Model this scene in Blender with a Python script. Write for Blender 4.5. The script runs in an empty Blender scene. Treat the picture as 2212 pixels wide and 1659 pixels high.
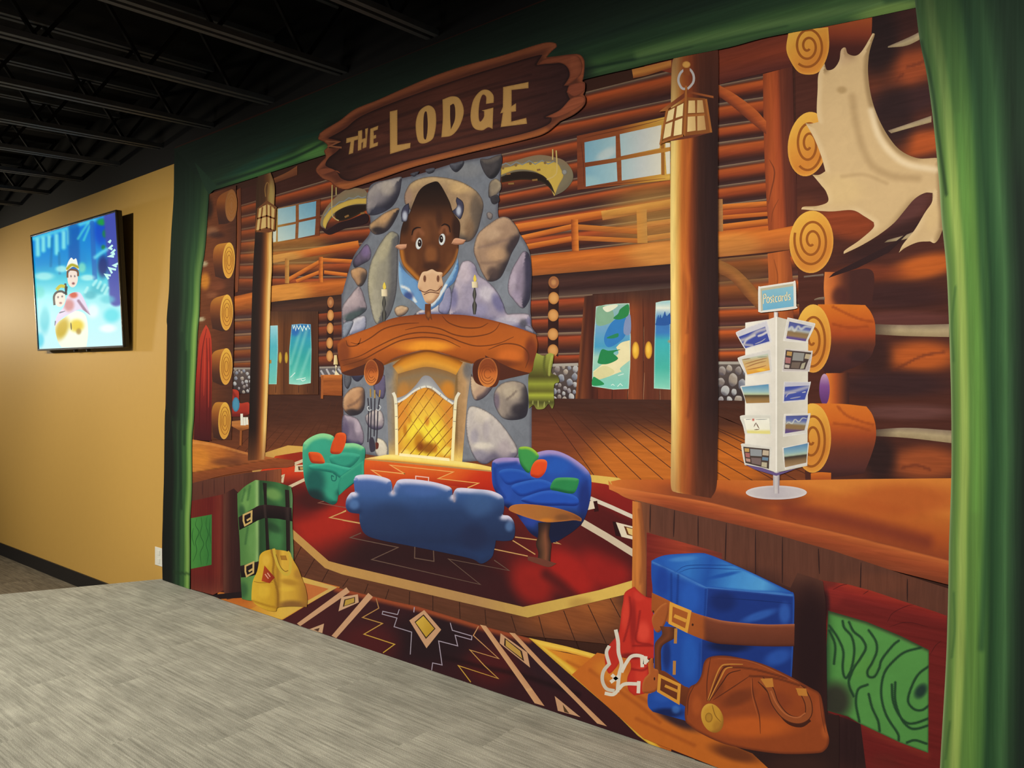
import bpy, math, random
import numpy as np
from mathutils import Vector, Matrix
from mathutils.geometry import delaunay_2d_cdt

# ---------------------------------------------------------------- camera, world, lights, exposure
SC = bpy.context.scene
COL = SC.collection
F, CX, CY = 1600.0, 1106.0, 829.5            # focal length and centre in pixels of the 2212 x 1659 frame
CAM = (6.037, -2.962, 1.6)                   # the wall is the plane y = 0, stage floor z = 0
YAW = math.atan2(0.6235, 0.7818)
cam_d = bpy.data.cameras.new('camera'); cam = bpy.data.objects.new('camera', cam_d); COL.objects.link(cam)
cam_d.sensor_fit = 'HORIZONTAL'; cam_d.sensor_width = 36.0; cam_d.lens = 36.0 * F / 2212.0
cam_d.clip_start = 0.05; cam_d.clip_end = 100
cam.location = CAM; cam.rotation_euler = (math.pi / 2, 0, YAW)
SC.camera = cam
SC.view_settings.view_transform = 'Standard'; SC.view_settings.look = 'None'
SC.view_settings.gamma = 1.0; SC.view_settings.use_curve_mapping = False
SC.view_settings.exposure = 0.0
wd = bpy.data.worlds.new('world'); SC.world = wd; wd.use_nodes = True
wd.node_tree.nodes['Background'].inputs[0].default_value = (0.75, 0.85, 1.0, 1)
wd.node_tree.nodes['Background'].inputs[1].default_value = 0.14

def lamp(name, kind, loc, target, power, color, **kw):
    d = bpy.data.lights.new(name, kind); o = bpy.data.objects.new(name, d); COL.objects.link(o)
    o.location = loc; d.energy = power; d.color = color
    o.rotation_euler = (Vector(target) - Vector(loc)).to_track_quat('-Z', 'Y').to_euler()
    for k, v in kw.items(): setattr(d, k, v)
    return o
# row of ceiling-hung wall washers facing the backdrop, behind and above the camera
WARM = (1.0, 0.93, 0.80)
for x, e in ((-2.8, 360), (0.0, 450), (2.2, 390), (4.3, 360), (6.4, 390)):
    lamp('wall_washer', 'SPOT', (x, -3.6, 3.05), (x, 0.0, 0.75), e, WARM, spot_size=math.radians(92), spot_blend=0.7, shadow_soft_size=0.12)
# downlights over the stage carpet
for x, y, e in ((0.6, -2.4, 90), (3.4, -3.0, 60)):
    lamp('stage_downlight', 'SPOT', (x, y, 3.2), (x, y, 0.0), e, (1.0, 0.95, 0.86), spot_size=math.radians(105), spot_blend=0.8, shadow_soft_size=0.15)
# hall lamp far along the side wall: it throws the television's shadow
lamp('hall_lamp', 'SPOT', (-6.4, -1.5, 2.6), (-1.2, 0.0, 1.7), 190, (1.0, 0.86, 0.62), spot_size=math.radians(80), spot_blend=0.8, shadow_soft_size=0.15)

# ---------------------------------------------------------------- helpers
def lin1(c):
    c = np.asarray(c, float) / 255.0
    return np.where(c <= 0.04045, c / 12.92, ((c + 0.055) / 1.055) ** 2.4)
def tag(o, label=None, cat=None, group=None, kind=None):
    if label: o['label'] = label
    if cat: o['category'] = cat
    if group: o['group'] = group
    if kind: o['kind'] = kind
    return o
def empty(name, loc=(0, 0, 0), rot=(0, 0, 0)):
    o = bpy.data.objects.new(name, None); COL.objects.link(o); o.location = loc; o.rotation_euler = rot
    o.empty_display_size = 0.1
    return o
def mesh_obj(name, verts, faces, mat, parent=None, smooth=False):
    me = bpy.data.meshes.new(name); me.from_pydata([tuple(v) for v in verts], [], faces); me.update()
    if smooth: me.polygons.foreach_set('use_smooth', [True] * len(me.polygons))
    o = bpy.data.objects.new(name, me); COL.objects.link(o)
    if mat: me.materials.append(mat)
    if parent: o.parent = parent
    return o
def box_data(x0, x1, y0, y1, z0, z1):
    v = [(x, y, z) for x in (x0, x1) for y in (y0, y1) for z in (z0, z1)]
    f = [(0, 1, 3, 2), (4, 6, 7, 5), (0, 4, 5, 1), (2, 3, 7, 6), (0, 2, 6, 4), (1, 5, 7, 3)]
    return v, f
def boxes(name, lst, mat, parent=None):
    V, Fc = [], []
    for b in lst:
        v, f = box_data(*b); n = len(V); V += v; Fc += [tuple(i + n for i in q) for q in f]
    return mesh_obj(name, V, Fc, mat, parent)
def bevel(o, w=0.004, seg=2):
    m = o.modifiers.new('bevel', 'BEVEL'); m.width = w; m.segments = seg; m.limit_method = 'ANGLE'
    return o

class N:
    """small node-tree helper"""
    def __init__(s, name):
        s.m = bpy.data.materials.new(name); s.m.use_nodes = True; s.t = s.m.node_tree
        s.b = s.t.nodes['Principled BSDF']
    def n(s, t, **kw):
        k = s.t.nodes.new(t)
        for a, v in kw.items():
            if a.startswith('i_'): k.inputs[a[2:].replace('_', ' ')].default_value = v
            else: setattr(k, a, v)
        return k
    def l(s, a, b): s.t.links.new(a, b)
    def mix(s, kind, fac, a, b):
        k = s.t.nodes.new('ShaderNodeMix'); k.data_type = 'RGBA'; k.blend_type = kind
        for sock, v in ((k.inputs[0], fac), (k.inputs[6], a), (k.inputs[7], b)):
            if hasattr(v, 'is_linked') or hasattr(v, 'links'): s.l(v, sock)
            else: sock.default_value = v
        return k.outputs[2]
def plain(name, col, rough=0.6, metal=0.0, spec=0.4, noise=0.0, scale=30):
    k = N(name); c = tuple(lin1(col)) + (1,)
    k.b.inputs['Base Color'].default_value = c
    k.b.inputs['Roughness'].default_value = rough; k.b.inputs['Metallic'].default_value = metal
    k.b.inputs['Specular IOR Level'].default_value = spec
    tc = k.n('ShaderNodeTexCoord'); ns = k.n('ShaderNodeTexNoise', i_Scale=scale, i_Detail=4.0)
    k.l(tc.outputs['Object'], ns.inputs['Vector'])
    if noise:
        r = k.n('ShaderNodeMapRange'); r.inputs[3].default_value = 1 - noise; r.inputs[4].default_value = 1 + noise
        k.l(ns.outputs[0], r.inputs[0])
        k.l(k.mix('MULTIPLY', 1.0, c, r.outputs[0]), k.b.inputs['Base Color'])
    bp = k.n('ShaderNodeBump', i_Strength=0.15, i_Distance=0.002); k.l(ns.outputs[0], bp.inputs['Height'])
    k.l(bp.outputs[0], k.b.inputs['Normal'])
    return k.m

# ---- printed cloth: the colour of each print comes from its colour attribute, the nodes add grain and weave
GAIN = 0.80
def print_mat(name, stretch, amp, scale=9.0, emis=0.0):
    k = N(name)
    at = k.n('ShaderNodeAttribute', attribute_name='ink')
    tc = k.n('ShaderNodeTexCoord'); mp = k.n('ShaderNodeMapping'); mp.inputs['Scale'].default_value = stretch
    k.l(tc.outputs['Object'], mp.inputs['Vector'])
    ns = k.n('ShaderNodeTexNoise', i_Scale=scale, i_Detail=6.0, i_Roughness=0.62, i_Distortion=0.6); k.l(mp.outputs[0], ns.inputs['Vector'])
    r = k.n('ShaderNodeMapRange'); r.inputs[1].default_value = 0.25; r.inputs[2].default_value = 0.75
    r.inputs[3].default_value = GAIN * (1 - amp); r.inputs[4].default_value = GAIN * (1 + amp)
    k.l(ns.outputs[0], r.inputs[0])
    out = k.mix('MULTIPLY', 1.0, at.outputs['Color'], r.outputs[0])
    k.l(out, k.b.inputs['Base Color'])
    k.b.inputs['Roughness'].default_value = 0.75; k.b.inputs['Specular IOR Level'].default_value = 0.12
    if emis:
        k.l(at.outputs['Color'], k.b.inputs['Emission Color']); k.b.inputs['Emission Strength'].default_value = emis
        k.b.inputs['Base Color'].default_value = (0.01, 0.01, 0.01, 1)
        for l in list(k.b.inputs['Base Color'].links): k.t.links.remove(l)
        k.b.inputs['Roughness'].default_value = 0.4; k.b.inputs['Specular IOR Level'].default_value = 0.02
    else:
        wv = k.n('ShaderNodeTexNoise', i_Scale=420.0, i_Detail=1.0); k.l(tc.outputs['Object'], wv.inputs['Vector'])
        bp = k.n('ShaderNodeBump', i_Strength=0.12, i_Distance=0.001); k.l(wv.outputs[0], bp.inputs['Height'])
        k.l(bp.outputs[0], k.b.inputs['Normal'])
    return k.m
MAT = {
    'plain': print_mat('print_ink', (1, 1, 1), 0.05, 25),
    'woodh': print_mat('print_wood_horizontal', (0.7, 1, 9), 0.22, 6),
    'woodv': print_mat('print_wood_upright', (9, 1, 0.6), 0.20, 6),
    'stone': print_mat('print_stone', (1, 1, 1), 0.16, 22),
    'cloth': print_mat('print_drapery', (14, 1, 0.35), 0.22, 5),
    'clothh': print_mat('print_drapery_swag', (0.4, 1, 14), 0.22, 5),
    'leaf': print_mat('print_malachite', (1, 1, 1), 0.10, 10),
}

# ---- tracing views: where a close look at the photograph was taken (origin, magnification)
VIEWS = {'px': (0, 0, 1), 'A': (350, 300, 4), 'B': (350, 680, 4), 'C': (350, 1000, 4), 'D': (850, 640, 4), 'E': (700, 660, 4),
         'F': (740, 940, 4), 'G': (850, 1244, 4), 'H': (1150, 100, 4), 'I': (1150, 480, 4), 'J': (1150, 860, 4), 'K': (1250, 1170, 4),
         'L': (1659, 0, 4), 'M': (1659, 400, 4), 'N': (1560, 590, 7.373), 'O': (1560, 800, 7.373), 'P': (1659, 800, 4), 'Q': (1659, 1244, 4),
         'S': (640, 60, 3.16), 'T': (680, 340, 3.95), 'U': (1400, 0, 2.676), 'W': (0, 300, 3.19)}
CUR = [0, 0, 1]
def use(v): CUR[:] = VIEWS[v]
def PT(s):
    """'x,y x,y* ...' in the current view -> pixel points and corner flags (* marks a sharp corner)"""
    if not isinstance(s, str):
        a = np.asarray(s, float); return a, np.zeros(len(a), bool)
    p, c = [], []
    for tkn in s.split():
        c.append(tkn.endswith('*')); x, y = tkn.rstrip('*').split(',')
        p.append((CUR[0] + float(x) / CUR[2], CUR[1] + float(y) / CUR[2]))
    return np.array(p), np.array(c)
def px(x, y): return (CUR[0] + x / CUR[2], CUR[1] + y / CUR[2])
def crom(p, n=8):
    """open Catmull-Rom through p"""
    p = np.asarray(p, float)
    if len(p) < 3: return p
    q = np.vstack([2 * p[0] - p[1], p, 2 * p[-1] - p[-2]]); out = []
    t = np.linspace(0, 1, n, endpoint=False)[:, None]
    for i in range(1, len(q) - 2):
        a, b, c, d = q[i - 1], q[i], q[i + 1], q[i + 2]
        out.append(0.5 * (2 * b + (c - a) * t + (2 * a - 5 * b + 4 * c - d) * t * t + (3 * b - a - 3 * c + d) * t ** 3))
    out.append(p[-1:]); return np.vstack(out)
def outline(s, smooth=True):
    p, c = PT(s)
    if not smooth or (len(c) and c.all()): return p
    if not c.any():
        k = len(p); q = np.vstack([p[-2:], p, p[:3]]); return crom(q, 8)[16:16 + 8 * k]
    i0 = int(np.argmax(c)); p = np.roll(p, -i0, 0); c = np.roll(c, -i0)
    idx = list(np.nonzero(c)[0]) + [len(p)]; pp = np.vstack([p, p[:1]]); out = []
    for a, b in zip(idx[:-1], idx[1:]): out.append(crom(pp[a:b + 1])[:-1])
    return np.vstack(out)
def densify(p, step, closed=True):
    out = []; m = len(p) if closed else len(p) - 1
    for i in range(m):
        a, b = p[i], p[(i + 1) % len(p)]; L = np.hypot(*(b - a)); k = max(1, int(round(L / step)))
        for j in range(k): out.append(a + (b - a) * j / k)
    if not closed: out.append(p[-1])
    out = np.array(out); keep = [0]
    for i in range(1, len(out)):
        if np.hypot(*(out[i] - out[keep[-1]])) > step * 0.3: keep.append(i)
    return out[keep]
def segdist(P, poly, closed=True):
    """distance from P to a polyline, and the offset vector to its nearest point"""
    B = np.asarray(poly, float); A0 = B if closed else B[:-1]; B0 = np.roll(B, -1, 0) if closed else B[1:]
    best = np.full(len(P), 1e9); vec = np.zeros((len(P), 2))
    for a, b in zip(A0, B0):
        d = b - a; L = d @ d
        t = np.clip(((P - a) @ d) / L, 0, 1) if L > 0 else np.zeros(len(P))
        v = a + t[:, None] * d - P; q = (v * v).sum(1); m = q < best
        best[m] = q[m]; vec[m] = v[m]
    return np.sqrt(best), vec
def inside(P, poly):
    x, y = P[:, 0], P[:, 1]; r = np.zeros(len(P), bool); k = len(poly); j = k - 1
    for i in range(k):
        xi, yi = poly[i]; xj, yj = poly[j]
        if yi != yj:
            m = ((yi > y) != (yj > y)) & (x < (xj - xi) * (y - yi) / (yj - yi) + xi); r ^= m
        j = i
    return r
def sm(t): t = np.clip(t, 0, 1); return t * t * (3 - 2 * t)

# ---- colour operations on the ink (all colours sRGB 0-255); they take coordinates of the current view
def lin(p0, p1, stops):
    """gradient from p0 to p1; stops (t, colour[, alpha])"""
    a, b = np.array(px(*p0)), np.array(px(*p1))
    def f(P, C, bd):
        d = b - a; t = ((P - a) @ d) / (d @ d); T = [s[0] for s in stops]
        al = np.interp(t, T, [s[2] if len(s) > 2 else 1.0 for s in stops])[:, None]
        K = np.stack([np.interp(t, T, [s[1][i] for s in stops]) for i in range(3)], 1)
        return C * (1 - al) + K * al
    return f
def spot(x, y, rx, ry, col, al=1.0, ang=0, pw=1.0):
    c = np.array(px(x, y)); rx = rx / CUR[2]; ry = ry / CUR[2]; ca, sa = math.cos(math.radians(ang)), math.sin(math.radians(ang))
    def f(P, C, bd):
        d = P - c; u = (d[:, 0] * ca + d[:, 1] * sa) / rx; w = (-d[:, 0] * sa + d[:, 1] * ca) / ry
        k = (sm((1 - np.sqrt(u * u + w * w)) * 1.55) ** pw * al)[:, None]
        return C * (1 - k) + np.array(col) * k
    return f
def lines(paths, w, col, al=1.0, curve=True, hard=None):
    """soft drawn lines; paths is one string or several joined with |"""
    pl = []
    for s in paths.split('|'):
        p, _ = PT(s); pl.append(crom(p, 6) if curve else p)
    w = w / CUR[2]
    if hard is None: hard = 0.35 if w < 5 else 0.0
    if w < 3.2:                                   # too fine for soft ink: drawn as crisp ribbons in the same print
        def thin(P, C, bd): return C
        thin.ribbon = (pl, w * 0.95, np.array(col, float), al); return thin
    def f(P, C, bd):
        d = np.full(len(P), 1e9)
        for p in pl:
            lo = p.min(0) - w - 2; hi = p.max(0) + w + 2
            m = ((P > lo) & (P < hi)).all(1)
            if m.any(): d[m] = np.minimum(d[m], segdist(P[m], p, False)[0])
        k = (sm((1 - d / w) / (1 - hard)) * al)[:, None]
        return C * (1 - k) + np.array(col) * k
    return f
def rim(w, col, al=1.0):
    w = w / CUR[2]
    def f(P, C, bd):
        k = (sm(1 - bd[0] / w) * al)[:, None]; return C * (1 - k) + np.array(col) * k
    return f
def bev(w, ang, hi, ahi, lo, alo):
    """airbrushed roundness: edges facing ang (degrees, 90 = up) lighter, the opposite edges darker"""
    w = w / CUR[2]; L = np.array((math.cos(math.radians(ang)), -math.sin(math.radians(ang))))
    def f(P, C, bd):
        d, v = bd; n = v / (d[:, None] + 1e-6); s = (n @ L) * np.clip(1 - d / w, 0, 1)
        k = (sm(np.clip(s * 1.35, 0, 1)) * ahi)[:, None]; C = C * (1 - k) + np.array(hi) * k
        k = (sm(np.clip(-s * 1.35, 0, 1)) * alo)[:, None]; return C * (1 - k) + np.array(lo) * k
    return f

# ---- the print builder
LAYER = [0]
MUR = None
def to_wall(P, off):
    a = (P[:, 0] - CX) / F; b = (CY - P[:, 1]) / F
    c, s = 0.7818, 0.6235
    t = (-CAM[1] - off) / (a * s + c)
    x = CAM[0] + t * (a * c - s); z = CAM[2] + t * b
    return np.stack([x, np.full(len(x), -off), z], 1)
TO3D = [to_wall]
INKSAT = [0.9]
def emit(name, P, faces, C, mat, parent, label, up=None):
    LAYER[0] += 1; off = 0.006 + 0.00002 * LAYER[0]
    W = TO3D[0](P, off)
    if up is not None: W[:, 1] -= up * 0.000009
    if TO3D[0] is to_wall: W[:, 2] = np.maximum(W[:, 2], 0.003)
    me = bpy.data.meshes.new(name); me.from_pydata(W.tolist(), [], faces); me.update()
    at = me.color_attributes.new('ink', 'FLOAT_COLOR', 'POINT')
    rgba = np.ones((len(P), 4), np.float32); Q = 255 * (np.clip(C, 0, 255) / 255) ** 1.10; lum = Q @ np.array((.3, .55, .15)); rgba[:, :3] = lin1(np.clip(lum[:, None] + (Q - lum[:, None]) * INKSAT[0], 0, 255)); at.data.foreach_set('color', rgba.ravel())
    me.materials.append(MAT[mat])
    o = bpy.data.objects.new(name, me); COL.objects.link(o); o.parent = parent or MUR
    if label: o['label'] = label
    return o
def ops_apply(P, C, poly, ops, closed=True):
    bd = None
    for f in ops:
        if bd is None and f.__qualname__.split('.')[0] in ('rim', 'bev'):
            d, v = segdist(P, poly, closed); m = np.nonzero(d < 0.25)[0]
            if len(m):                            # on the outline itself: use its outward normal
                q = np.asarray(poly); e = np.roll(q, -1, 0) - np.roll(q, 1, 0); nn = np.stack([e[:, 1], -e[:, 0]], 1)
                if (q[:, 0] * np.roll(q[:, 1], -1) - np.roll(q[:, 0], -1) * q[:, 1]).sum() < 0: nn = -nn
                nn = nn / (np.hypot(*nn.T)[:, None] + 1e-9)
                i = ((P[m][:, None] - q[None]) ** 2).sum(2).argmin(1); v[m] = nn[i] * 1e-2; d[m] = 1e-2
            bd = (d, v)
        C = f(P, C, bd)
    return C
def ribbons(P, faces, C, base, poly, ops):
    """adds the fine lines of a print to its mesh; returns points, faces, colours and the raised flags"""
    up = np.zeros(len(P))
    for f in ops:
        if not hasattr(f, 'ribbon'): continue
        pl, w, col, al = f.ribbon
        for p in pl:
            L = np.hypot(*np.diff(p, axis=0).T).sum(); p = resample(p, max(3, int(L / 3)))
            ok = inside(p, poly); d = np.gradient(p, axis=0); d = d / (np.hypot(*d.T)[:, None] + 1e-9); nm = np.stack([-d[:, 1], d[:, 0]], 1)
            tp = (w / 2 * (1 - 0.6 * np.abs(np.linspace(-1, 1, len(p))) ** 3))[:, None]
            R = np.stack([p + nm * tp, p - nm * tp], 1).reshape(-1, 2)
            K = ops_apply(R, np.tile(np.array(base, float), (len(R), 1)), poly, ops); K = K * (1 - al) + col * al
            n = len(P); P = np.vstack([P, R]); C = np.vstack([C, K]); up = np.r_[up, np.ones(len(R))]
            for i in range(len(p) - 1):
                if ok[i] and ok[i + 1]:
                    q = (n + 2 * i, n + 2 * i + 1, n + 2 * i + 3, n + 2 * i + 2)
                    faces.append(q if np.cross(R[2 * i + 1] - R[2 * i], R[2 * i + 3] - R[2 * i + 1]) < 0 else q[::-1])
    return P, faces, C, up
def tri(poly, res):
    bd = densify(poly, res); lo, hi = bd.min(0), bd.max(0)
    gx = np.arange(lo[0], hi[0], res); gy = np.arange(lo[1], hi[1], res * 0.866)
    G = np.array([(x + (res / 2 if j & 1 else 0), y) for j, y in enumerate(gy) for x in gx]) if len(gx) * len(gy) else np.zeros((0, 2))
    if len(G):
        G = G[inside(G, bd)]
        if len(G): G = G[segdist(G, bd)[0] > res * 0.45]
    n = len(bd); V = np.vstack([bd, G]) if len(G) else bd
    r = delaunay_2d_cdt([Vector((a, -b)) for a, b in V], [(i, (i + 1) % n) for i in range(n)], [], 1, 1e-5)
    return np.array([(v.x, -v.y) for v in r[0]]), [tuple(f) for f in r[2]], bd
def blob(name, pts, col, ops=(), mat='plain', parent=None, res=4, smooth=True, label=None):
    poly = outline(pts, smooth); P, faces, bd = tri(poly, res * 0.8)
    C = np.tile(np.array(col, float), (len(P), 1))
    C = ops_apply(P, C, bd, ops); P, faces, C, up = ribbons(P, faces, C, col, poly, ops)
    return emit(name, P, faces, C, mat, parent, label, up)
def poly(name, pts, col, ops=(), **k): return blob(name, pts, col, ops, smooth=False, **k)
def ell(name, x, y, rx, ry, col, ops=(), ang=0, **k):
    t = np.linspace(0, 2 * math.pi, 40, endpoint=False); ca, sa = math.cos(math.radians(ang)), math.sin(math.radians(ang))
    q = np.stack([x + rx * np.cos(t) * ca - ry * np.sin(t) * sa, y + rx * np.cos(t) * sa + ry * np.sin(t) * ca], 1)
    q = q / CUR[2] + np.array(CUR[:2]); return blob(name, q, col, ops, smooth=False, **k)
def resample(p, n):
    d = np.r_[0, np.cumsum(np.hypot(*np.diff(p, axis=0).T))]; t = np.linspace(0, d[-1], n)
    return np.stack([np.interp(t, d, p[:, 0]), np.interp(t, d, p[:, 1])], 1)
def strip(name, A, B, stops, ops=(), mat='plain', parent=None, res=4, curve=True, label=None, across=None):
    """band between two edge lines; stops (t, colour) run across it from A to B"""
    a, b = PT(A)[0], PT(B)[0]
    if curve: a, b = crom(a, 8), crom(b, 8)
    L = max(np.hypot(*np.diff(a, axis=0).T).sum(), np.hypot(*np.diff(b, axis=0).T).sum())
    n = max(2, int(L / res)); a, b = resample(a, n), resample(b, n)
    Wd = np.hypot(*(b - a).T).max(); m = across or max(3, int(Wd / min(res, 4)) + 1)
    t = np.linspace(0, 1, m)
    P = (a[:, None] * (1 - t)[None, :, None] + b[:, None] * t[None, :, None]).reshape(-1, 2)
    T = [s[0] for s in stops]; K = np.stack([np.interp(t, T, [s[1][i] for s in stops]) for i in range(3)], 1)
    C = np.tile(K, (n, 1))
    faces = [(i * m + j, i * m + j + 1, (i + 1) * m + j + 1, (i + 1) * m + j) for i in range(n - 1) for j in range(m - 1)]
    d = np.cross(b[0] - a[0], a[1] - a[0])
    if d > 0: faces = [f[::-1] for f in faces]
    ring = np.vstack([a, b[::-1]]); C = ops_apply(P, C, ring, ops)
    P, faces, C, up = ribbons(P, faces, C, K[len(K) // 2], ring, ops)
    return emit(name, P, faces, C, mat, parent, label, up)
def strokes(name, paths, w, col, parent=None, curve=False, closed=False, taper=0.0, col2=None, mat='plain', label=None):
    """crisp drawn ribbons, all of one kind in one mesh; paths joined with |"""
    VP, FF, CC = [], [], []; w = w / CUR[2] / 2
    for s in paths.split('|'):
        p, _ = PT(s)
        if closed: p = np.vstack([p, p[:1]])
        if curve: p = crom(p, 6)
        n = len(p); d = np.gradient(p, axis=0) if n > 2 else np.tile(p[1] - p[0], (2, 1))
        if not curve and n > 2:                       # mitred corners
            e = np.diff(p, axis=0); e = e / (np.hypot(*e.T)[:, None] + 1e-9)
            if closed: e0 = np.vstack([e[-1:], e]); e1 = np.vstack([e, e[:1]])
            else: e0 = np.vstack([e[:1], e]); e1 = np.vstack([e, e[-1:]])
            nm = np.stack([-(e0 + e1)[:, 1], (e0 + e1)[:, 0]], 1); nm /= np.hypot(*nm.T)[:, None] + 1e-9
            cs = np.maximum(0.35, (nm * np.stack([-e0[:, 1], e0[:, 0]], 1)).sum(1)); nm = nm / cs[:, None]
        else:
            d = d / (np.hypot(*d.T)[:, None] + 1e-9); nm = np.stack([-d[:, 1], d[:, 0]], 1)
        ww = w * (1 - taper * np.abs(np.linspace(-1, 1, n)) ** 2)[:, None]
        k = len(VP) and sum(len(v) for v in VP)
        VP.append(np.stack([p + nm * ww, p - nm * ww], 1).reshape(-1, 2))
        FF += [(k + 2 * i, k + 2 * i + 1, k + 2 * i + 3, k + 2 * i + 2) for i in range(n - 1)]
        t = np.linspace(0, 1, n).repeat(2)[:, None]
        CC.append(np.array(col, float) * (1 - t) + np.array(col2 if col2 is not None else col, float) * t)
    P = np.vstack(VP)
    fix = []
    for f in FF:
        a, b, c = P[f[0]], P[f[1]], P[f[2]]
        fix.append(f if np.cross(b - a, c - b) < 0 else f[::-1])
    return emit(name, P, fix, np.vstack(CC), mat, parent, label)

# ================================================================ the room
M_yellow = plain('wall_paint_yellow', (180, 142, 70), 0.55, spec=0.3, noise=0.03, scale=14)
M_black = plain('black_paint', (18, 18, 19), 0.8, spec=0.2, noise=0.2, scale=6)
M_joist = plain('black_joist_paint', (64, 67, 72), 0.6, spec=0.4, noise=0.3, scale=9)
M_deck = plain('black_deck', (15, 15, 16), 0.9, spec=0.1, noise=0.3, scale=5)
M_base = plain('black_vinyl', (24, 22, 22), 0.5, spec=0.3)

def carpet_mat(name, c1, c2, ang):
    k = N(name); tc = k.n('ShaderNodeTexCoord')
    mp = k.n('ShaderNodeMapping'); mp.inputs['Rotation'].default_value = (0, 0, ang); k.l(tc.outputs['Object'], mp.inputs['Vector'])
    # fine broken streaks along the plank
    m2 = k.n('ShaderNodeMapping'); m2.inputs['Scale'].default_value = (3.2, 85, 1); k.l(mp.outputs[0], m2.inputs['Vector'])
    n1 = k.n('ShaderNodeTexNoise', i_Scale=1.0, i_Detail=5.0, i_Roughness=0.7); k.l(m2.outputs[0], n1.inputs['Vector'])
    oi = k.n('ShaderNodeObjectInfo')
    add = k.n('ShaderNodeVectorMath', operation='ADD'); k.l(m2.outputs[0], add.inputs[0])
    sc = k.n('ShaderNodeVectorMath', operation='SCALE'); sc.inputs[0].default_value = (37, 91, 13); k.l(oi.outputs['Random'], sc.inputs['Scale'])
    k.l(sc.outputs[0], add.inputs[1]); k.l(add.outputs[0], n1.inputs['Vector'])
    r1 = k.n('ShaderNodeValToRGB'); e = r1.color_ramp.elements
    e[0].position = 0.34; e[0].color = tuple(lin1(c1)) + (1,); e[1].position = 0.66; e[1].color = tuple(lin1(c2)) + (1,)
    k.l(n1.outputs[0], r1.inputs[0])
    # each plank a little lighter or darker, and patchy
    r2 = k.n('ShaderNodeMapRange'); r2.inputs[3].default_value = 0.90; r2.inputs[4].default_value = 1.06; k.l(oi.outputs['Random'], r2.inputs[0])
    n2 = k.n('ShaderNodeTexNoise', i_Scale=5.0, i_Detail=3.0); k.l(mp.outputs[0], n2.inputs['Vector'])
    r3 = k.n('ShaderNodeMapRange'); r3.inputs[1].default_value = 0.3; r3.inputs[2].default_value = 0.7; r3.inputs[3].default_value = 0.86; r3.inputs[4].default_value = 1.12
    k.l(n2.outputs[0], r3.inputs[0])
    n3 = k.n('ShaderNodeTexNoise', i_Scale=260.0, i_Detail=2.0); k.l(tc.outputs['Object'], n3.inputs['Vector'])
    r4 = k.n('ShaderNodeMapRange'); r4.inputs[1].default_value = 0.3; r4.inputs[2].default_value = 0.7; r4.inputs[3].default_value = 0.75; r4.inputs[4].default_value = 1.25
    k.l(n3.outputs[0], r4.inputs[0])
    c = k.mix('MULTIPLY', 1.0, r1.outputs[0], r2.outputs[0]); c = k.mix('MULTIPLY', 1.0, c, r3.outputs[0]); c = k.mix('MULTIPLY', 1.0, c, r4.outputs[0])
    k.l(c, k.b.inputs['Base Color']); k.b.inputs['Roughness'].default_value = 0.95; k.b.inputs['Specular IOR Level'].default_value = 0.05
    bp = k.n('ShaderNodeBump', i_Strength=0.6, i_Distance=0.004); k.l(n3.outputs[0], bp.inputs['Height'])
    k.l(bp.outputs[0], k.b.inputs['Normal'])
    return k.m
M_carpet = carpet_mat('carpet_grey_streaked', (132, 131, 120), (172, 171, 158), 0)
M_hallcarpet = carpet_mat('carpet_hall', (88, 80, 68), (128, 118, 100), 0)

def on_floor(x, y, z=0.0):
    a = (x - CX) / F; b = (CY - y) / F; t = (z - CAM[2]) / b
    c, s = 0.7818, 0.6235
    return Vector((CAM[0] + t * (a * c - s), CAM[1] + t * (a * s + c), z))
HALL = -0.34
# stage edge from the photograph: it leaves the wall at the backdrop's foot and runs out into the hall
E0 = on_floor(352, 1250); E0.y = 0.0
E1 = on_floor(0, 1284); ed = (E1 - E0).normalized(); E2 = E0 + ed * 9.0
def slab(name, pts, z0, z1, mat, parent=None):
    k = len(pts); V = [(p[0], p[1], z0) for p in pts] + [(p[0], p[1], z1) for p in pts]
    fc = [tuple(range(k - 1, -1, -1)), tuple(range(k, 2 * k))] + [(i, (i + 1) % k, k + (i + 1) % k, k + i) for i in range(k)]
    return mesh_obj(name, V, fc, mat, parent)
stage_pts = [(E0.x, 0.0), (E2.x, E2.y), (8.5, E2.y), (8.5, 0.0)]
stage = slab('floor', stage_pts, HALL + 0.002, -0.006, M_black)
tag(stage, 'raised stage platform with grey streaked carpet planks', kind='structure')
def clip_poly(pts, keep):
    out = []
    for i in range(len(pts)):
        a, b = pts[i], pts[(i + 1) % len(pts)]; ka, kb = keep(a), keep(b)
        if ka >= 0: out.append(a)
        if (ka >= 0) != (kb >= 0):
            t = ka / (ka - kb); out.append((a[0] + (b[0] - a[0]) * t, a[1] + (b[1] - a[1]) * t))
    return out
nrm = Vector((-ed.y, ed.x, 0))
if nrm.x < 0: nrm = -nrm
side = lambda p: (Vector((p[0], p[1], 0)) - E0).dot(nrm)
random.seed(4)
PW, PL = 0.25, 1.0                       # carpet planks laid lengthwise along the wall
row = 0; y = -0.002
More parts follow.
